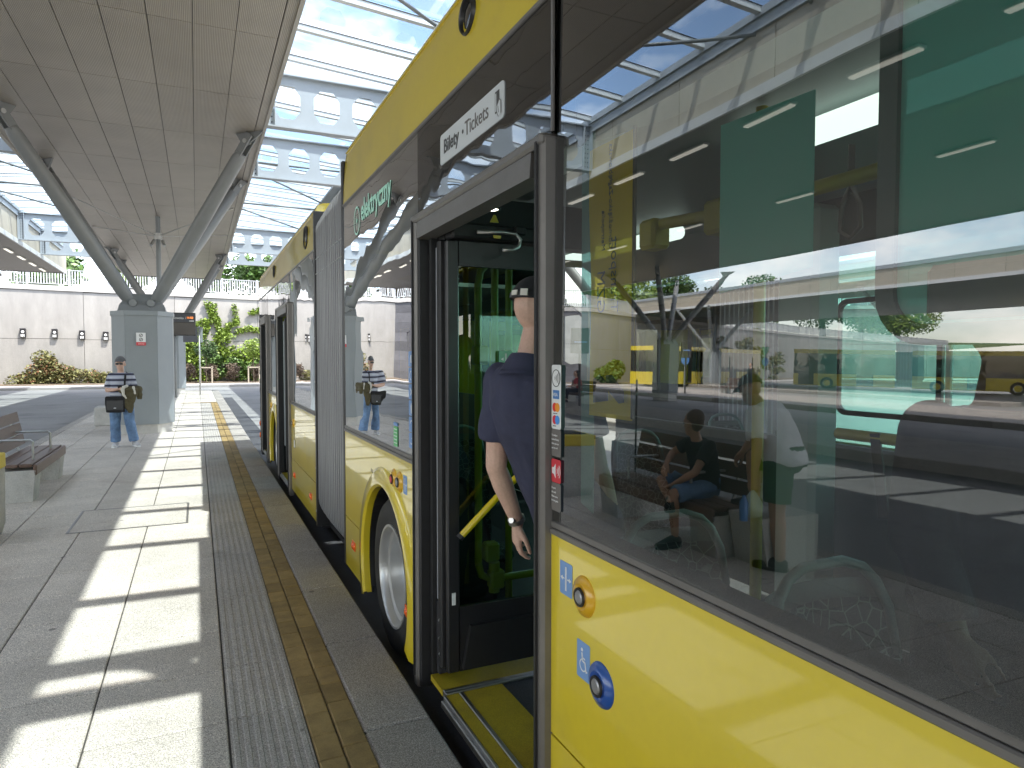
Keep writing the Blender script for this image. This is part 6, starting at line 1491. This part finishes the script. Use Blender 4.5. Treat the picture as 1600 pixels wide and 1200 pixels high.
o = mb.build('pouch', m_blackc, bg); MB().obox(cb + sy_ * 0.052 + V((0, 0, -0.02)), sx_ * 0.14, sy_ * 0.006, V((0, 0, 0.09))).build('front_pocket', m_blackp, bg)
MB().obox(cb + sy_ * 0.060 + V((0.0, 0, -0.075)), sx_ * 0.02, sy_ * 0.001, V((0, 0, 0.005))).build('tag', m_white, bg)
mb = MB(); mb.grid(lambda u, v: R2(0.2 - 0.33 * u + (v - .5) * 0.035, 0.21 - 0.05 * u * 0 - 0.19 * max(0, u - .72) / .28, 1.0 + 0.5 * min(u * 1.2, 1) * 0.92), 12, 1) ; mb.v = []
mb = MB(); sp_ = [R2(-0.085, 0.20, 0.98), R2(-0.088, 0.205, 1.15), R2(-0.09, 0.19, 1.30), R2(-0.095, 0.13, 1.415), R2(-0.10, 0.0, 1.462), R2(-0.09, -0.12, 1.40), R2(0.05, -0.17, 1.15)]
for a, b in zip(sp_, sp_[1:]): mb.bar(a, b + (b - a) * 0.05, 0.036, 0.006, (0, 1, 0.3))
mb.build('strap', m_blackc, bg)
jk = thing('carried_jacket', 'olive jacket with cream lining draped over the waiting man\'s arm', 'jacket', tuple(R2(-0.25, 0.15, 1.1)))
def soft(name, m, fn, vox=0.009, st=0.03, sc=0.09):
    mb = MB(); fn(mb); o = voxel(mb.build(name, m, jk), vox, 5)
    t = bpy.data.textures.new('folds', 'CLOUDS'); t.noise_scale = sc; d = o.modifiers.new('d', 'DISPLACE'); d.texture = t; d.strength = st; d.mid_level = 0.45; bake(o)
    o.data.polygons.foreach_set('use_smooth', [True] * len(o.data.polygons)); return o
ZZ = V((0, 0, 1))
def shell_(mb):
    mb.capsule(R2(-0.05, 0.22, 1.13), R2(-0.30, 0.10, 1.12), 0.070, 0.085, 16)
    loft(mb, [(R2(-0.18, 0.17, 1.16), sx_ * 0.13, sy_ * 0.07), (R2(-0.17, 0.20, 1.02), sx_ * 0.13, sy_ * 0.055), (R2(-0.15, 0.215, 0.88), sx_ * 0.10, sy_ * 0.045), (R2(-0.165, 0.21, 0.76), sx_ * 0.07, sy_ * 0.035), (R2(-0.175, 0.21, 0.68), sx_ * 0.03, sy_ * 0.025)], 16)
    loft(mb, [(R2(-0.30, 0.12, 1.15), sx_ * 0.06, sy_ * 0.06), (R2(-0.335, 0.13, 1.03), sx_ * 0.055, sy_ * 0.05), (R2(-0.33, 0.14, 0.94), sx_ * 0.04, sy_ * 0.035)], 14)
soft('shell', m_olive, shell_)
def lining_(mb):
    mb.capsule(R2(-0.055, 0.275, 1.17), R2(-0.075, 0.285, 1.04), 0.034, 0.022, 12); mb.capsule(R2(-0.055, 0.275, 1.17), R2(-0.13, 0.22, 1.205), 0.034, 0.026, 12); mb.capsule(R2(-0.075, 0.285, 1.04), R2(-0.12, 0.27, 0.97), 0.022, 0.012, 12)
    mb.capsule(R2(-0.24, 0.215, 1.18), R2(-0.265, 0.23, 1.06), 0.026, 0.02, 12)
soft('lining', m_creamc, lining_, 0.008, 0.018, 0.06)
ph = thing('phone', 'small dark phone in the waiting man\'s hands', 'phone', tuple(R2(-0.02, 0.29, 1.16)))
MB().obox(R2(-0.02, 0.285, 1.17), sx_ * 0.036, (sy_ * 0.6 + V((0, 0, 0.8))) * 0.06, (sy_ * 0.8 - V((0, 0, 0.6))) * 0.005).build('case', m_blackp, ph)

for o in (P2.t, bg, jk, ph):
    o.location = V(O2) + (V(o.location) - V(O2)) * 0.935; o.scale = (0.935,) * 3
# ---- boy sitting on the second bench
H3 = radians(90); O3 = (-2.02, 5.02, 0)
loc = dict(pelvis=(0, -0.08, 0.52), mid=(0, -0.09, 0.72), neck=(-0.0, 0.02, 0.96), hipL=(-0.09, -0.02, 0.50), hipR=(0.09, -0.02, 0.50), knL=(-0.17, 0.30, 0.56), knR=(0.10, 0.36, 0.48), anL=(0.05, 0.36, 0.42), anR=(0.10, 0.33, 0.09), toeL=(0.13, 0.42, 0.42), toeR=(0.11, 0.48, 0.035),
           shL=(-0.15, 0.0, 0.91), shR=(0.15, 0.0, 0.91), elL=(-0.27, 0.10, 0.80), elR=(0.16, 0.16, 0.68), wrL=(-0.14, 0.27, 0.72), wrR=(0.02, 0.30, 0.55), head=(-0.03, 0.05, 1.10))
J = place(O3, H3, loc); J['face'] = rot((-1.0, 0.15, -0.08), H3)
P3 = Body('boy in black T-shirt and denim shorts sitting on the bench, seen in the window reflection', O3, J, vox=0.0065, skin=m_skin2)
P3.basic({'L': (rot((0.5, 0.4, -0.5), H3), rot((0.2, 0, -1), H3), 0.9, 0.6, 1), 'R': (rot((-0.7, 0.5, -0.3), H3), rot((0, 0, -1), H3), 0.9, 0.5, 1)}, k=0.86, hk=0.98)
P3.shirt(m_blackc, 0.6, 0.012, name='tshirt'); P3.trousers(m_jeans, 0.92, 0.016, name='denim_shorts'); P3.shoes(m_blackc, m_blackp)
mb = MB(); c_ = J['head']; f3 = J['face'].normalized(); mb.ell(c_ + V((0, 0, 0.045)) - f3 * 0.022, f3.cross(V((0, 0, 1))) * 0.078, f3 * 0.092, V((0, 0, 0.088)), 16, 10); mb.ell(c_ + V((0, 0, 0.0)) - f3 * 0.05, f3.cross(V((0, 0, 1))) * 0.068, f3 * 0.055, V((0, 0, 0.075)), 14, 8)
voxel(mb.build('hair', m_hair, P3.t), 0.008, 3); eyes(P3.t, J['head'], J['face'], (0, 0, 1), 0.98)
ph = thing('phone', 'pale phone lying on the seated boy\'s thigh', 'phone', (-1.76, 5.1, 0.6)); R3 = lambda x, y, z: V(O3) + rot((x, y, z), H3)
MB().obox(R3(-0.02, 0.24, 0.63), rot((0.06, 0.02, 0.03), H3), rot((-0.01, 0.035, 0.02), H3), (0, 0, 0.005)).build('case', m_bluel, ph)

# ---- man in a white T-shirt leaning with one foot on the block
H4 = radians(20); O4 = (-2.12, 4.18, 0)
loc = dict(pelvis=(0.0, -0.08, 0.88), mid=(0.0, -0.04, 1.06), neck=(-0.02, 0.16, 1.32), hipL=(-0.09, -0.06, 0.86), hipR=(0.09, -0.06, 0.86), knL=(-0.12, 0.26, 0.86), knR=(0.10, -0.06, 0.47), anL=(-0.13, 0.24, 0.50), anR=(0.11, -0.10, 0.085), toeL=(-0.14, 0.40, 0.45), toeR=(0.13, 0.06, 0.035),
           shL=(-0.18, 0.11, 1.24), shR=(0.18, 0.11, 1.24), elL=(-0.24, 0.30, 1.04), elR=(0.24, 0.05, 0.98), wrL=(-0.14, 0.36, 0.90), wrR=(0.22, 0.08, 0.74), head=(-0.05, 0.27, 1.44))
J = place(O4, H4, loc); J['face'] = rot((-0.4, 0.9, -0.3), H4)
P4 = Body('man in white T-shirt and green shorts leaning with one foot on the block', O4, J, vox=0.0065, skin=m_skin2)
P4.basic({'L': (rot((0.3, 0.5, -0.7), H4), rot((0, -1, 0), H4), 1.0, 0.6, 1), 'R': (V((0, 0, -1)), rot((-1, 0, 0), H4), 1.0, 0.6, 1)}, k=1.05, hk=1.02, belly=0.02)
P4.shirt(m_shirtw, 0.75, 0.018, belly=0.02, bottom=-0.1, name='tshirt'); P4.trousers(m_greenc, 0.8, 0.018, name='shorts'); P4.shoes(m_blackc, m_blackp)
P4.cap(m_blackc, 1.04, peak=True)
wbg = thing('carrier_bag', 'clear carrier bag with a blue-capped water bottle hanging from the white-shirted man\'s hand', 'bag', tuple(J['wrR'] + V((0, 0, -0.15))))
c_ = J['wrR'] + V((0, 0, -0.22)); mb = MB(); mb.rings([[c_ + V((cos(a) * r * 0.9, sin(a) * r, z)) for a in [2*pi*q/14 for q in range(14)]] for z, r in ((-0.10, 0.03), (-0.08, 0.075), (0.0, 0.09), (0.07, 0.05), (0.12, 0.012))]); mb.build('bag', mat('pale_bag', (0.5, 0.58, 0.52), 0.4), wbg, smooth=True)
MB().lathe([(0, -0.10), (0.032, -0.10), (0.034, 0.05), (0.014, 0.085), (0.014, 0.105), (0, 0.105)], c_ + V((0.09, 0, -0.02)), (0, 0, 1), 16).build('bottle', mat('water_blue', (0.08, 0.22, 0.5), 0.2), wbg, smooth=40)

# ---- woman sitting far off in red, and a distant walker
def sitter(O, H, label, top, low, cap_=None):
    loc = dict(pelvis=(0, -0.08, 0.52), mid=(0, -0.08, 0.74), neck=(0, 0.0, 1.03), hipL=(-0.09, -0.02, 0.5), hipR=(0.09, -0.02, 0.5), knL=(-0.12, 0.40, 0.5), knR=(0.1, 0.40, 0.52), anL=(-0.12, 0.42, 0.09), anR=(0.1, 0.50, 0.12), toeL=(-0.12, 0.56, 0.035), toeR=(0.1, 0.64, 0.06),
               shL=(-0.17, 0, 0.97), shR=(0.17, 0, 0.97), elL=(-0.22, 0.08, 0.72), elR=(0.22, 0.08, 0.72), wrL=(-0.08, 0.26, 0.66), wrR=(0.08, 0.26, 0.68), head=(0, 0.05, 1.19))
    J = place(O, H, loc); J['face'] = rot((0, 1, -0.3), H)
    B = Body(label, O, J, vox=0.012); B.basic(k=0.92); B.shirt(top, 0.8, 0.014); B.trousers(low, 1.9, 0.012); B.shoes(m_blackc, m_blackp)
    c = J['head']; f = J['face'].normalized(); mb = MB(); mb.ell(c + V((0, 0, 0.03)) - f * 0.03, f.cross(V((0, 0, 1))) * 0.088, f * 0.095, V((0, 0, 0.1)), 14, 8); mb.ell(c + V((0, 0, -0.09)) - f * 0.07, f.cross(V((0, 0, 1))) * 0.075, f * 0.04, V((0, 0, 0.13)), 12, 8)
    voxel(mb.build('hair', mat('dark_hair', (0.02, 0.015, 0.012), 0.6), B.t), 0.012, 2); return B
sitter((-11.5, 24.7, 0), radians(75), 'woman with dark hair and red top sitting far off on the second platform', m_redc, m_blackc)
def walker(O, H, label, top, low, k=1.0, vox=0.012, capm=None, skin=None):
    loc = dict(pelvis=(0, 0, 0.93), mid=(0, 0.0, 1.2), neck=(0, 0.02, 1.49), hipL=(-0.09, 0, 0.9), hipR=(0.09, 0, 0.9), knL=(-0.09, 0.14, 0.5), knR=(0.09, 0.0, 0.49), anL=(-0.09, 0.2, 0.09), anR=(0.09, -0.2, 0.12), toeL=(-0.09, 0.36, 0.05), toeR=(0.09, -0.05, 0.05),
               shL=(-0.18, 0.0, 1.42), shR=(0.18, 0.0, 1.42), elL=(-0.23, -0.06, 1.14), elR=(0.23, 0.04, 1.14), wrL=(-0.22, 0.02, 0.9), wrR=(0.22, 0.16, 0.93), head=(0, 0.05, 1.66))
    J = place(O, H, loc); J['face'] = rot((0, 1, -0.05), H)
    B = Body(label, O, J, vox=vox, skin=skin); B.basic(k=k); B.shirt(top, 1.9 if capm is None else 0.8, 0.02, bottom=-0.2, name='jacket'); B.trousers(low, 1.9, 0.014); B.shoes(m_blackc, m_blackp)
    c = J['head']; f = J['face'].normalized(); mb = MB(); mb.ell(c + V((0, 0, 0.035)) - f * 0.02, f.cross(V((0, 0, 1))) * 0.084, f * 0.1, V((0, 0, 0.098)), 14, 8); voxel(mb.build('hair', m_hair, B.t), 0.012, 2); return B
walker((-27.2, 31.8, 0), radians(100), 'person in dark clothes walking past the distant bench', m_blackc, m_blackc)
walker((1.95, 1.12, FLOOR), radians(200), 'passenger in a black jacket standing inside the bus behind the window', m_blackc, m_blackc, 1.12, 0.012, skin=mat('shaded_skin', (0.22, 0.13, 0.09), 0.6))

# ================================================================== OTHER BUSES
def far_bus(cx, cy, ang, label):
    t = thing('far_bus', label, 'bus', (cx, cy, -0.22), 'yellow buses standing on the far lanes')
    d = V((cos(ang), sin(ang), 0)); nn = V((-d.y, d.x, 0)); c = V((cx, cy, 0))
    def ob(a0, a1, w, z0, z1, off=0.0): return (c + d * ((a0 + a1) / 2) + V((0, 0, (z0 + z1) / 2)) + nn * off, d * ((a1 - a0) / 2), nn * w, V((0, 0, (z1 - z0) / 2)))
    for a0, a1 in ((-9, 0.3), (1.5, 9)):
        MB().obox(*ob(a0, a1, 1.25, 0.05, 1.05)).build('lower_body', m_yel, t); MB().obox(*ob(a0, a1, 1.23, 1.051, 2.75)).build('window_band', m_blackgl2, t); MB().obox(*ob(a0, a1, 1.24, 2.751, 3.1)).build('roof', m_yel, t)
    mb = MB()
    for k in range(6): mb.obox(*ob(0.31 + 0.2 * k, 0.31 + 0.2 * k + 0.17, 1.2 - 0.03 * (k % 2), 0.15, 2.98))
    mb.build('bellows', m_bel, t)
    for a in (-6.6, -1.4, 6.4):
        for s in (-1, 1):
            p = c + d * a + nn * s * 1.26; w = MB().lathe([(0.3, -0.03), (0.46, -0.04), (0.5, 0.0), (0.5, 0.25)], (p.x, p.y, 0.28), nn * -s, 24).build('wheel', m_black, t)
            MB().lathe([(0, 0.06), (0.2, 0.04), (0.31, -0.02)], (p.x, p.y, 0.28), nn * -s, 20).build('rim', m_galv, w)
            MB().lathe([(0.52, -0.02), (0.62, -0.02), (0.64, 0.02)], (p.x, p.y, 0.28), nn * -s, 24, a0=0 if False else pi, a1=2*pi).build('arch', m_yel, t)
    for a in (-8, -4, 3.6, 8):
        for s in (-1, 1): MB().obox(*ob(a - 0.6, a + 0.6, 0.012, 0.12, 2.4, s * 1.262)).build('door', m_blackgl, t)
    return t
far_bus(-37.6, 49.5, radians(159.5), 'distant yellow bus parked along the retaining wall')
far_bus(-50.0, 38.0, radians(56), 'dark-windowed yellow bus standing in the shade under the far grey canopy')
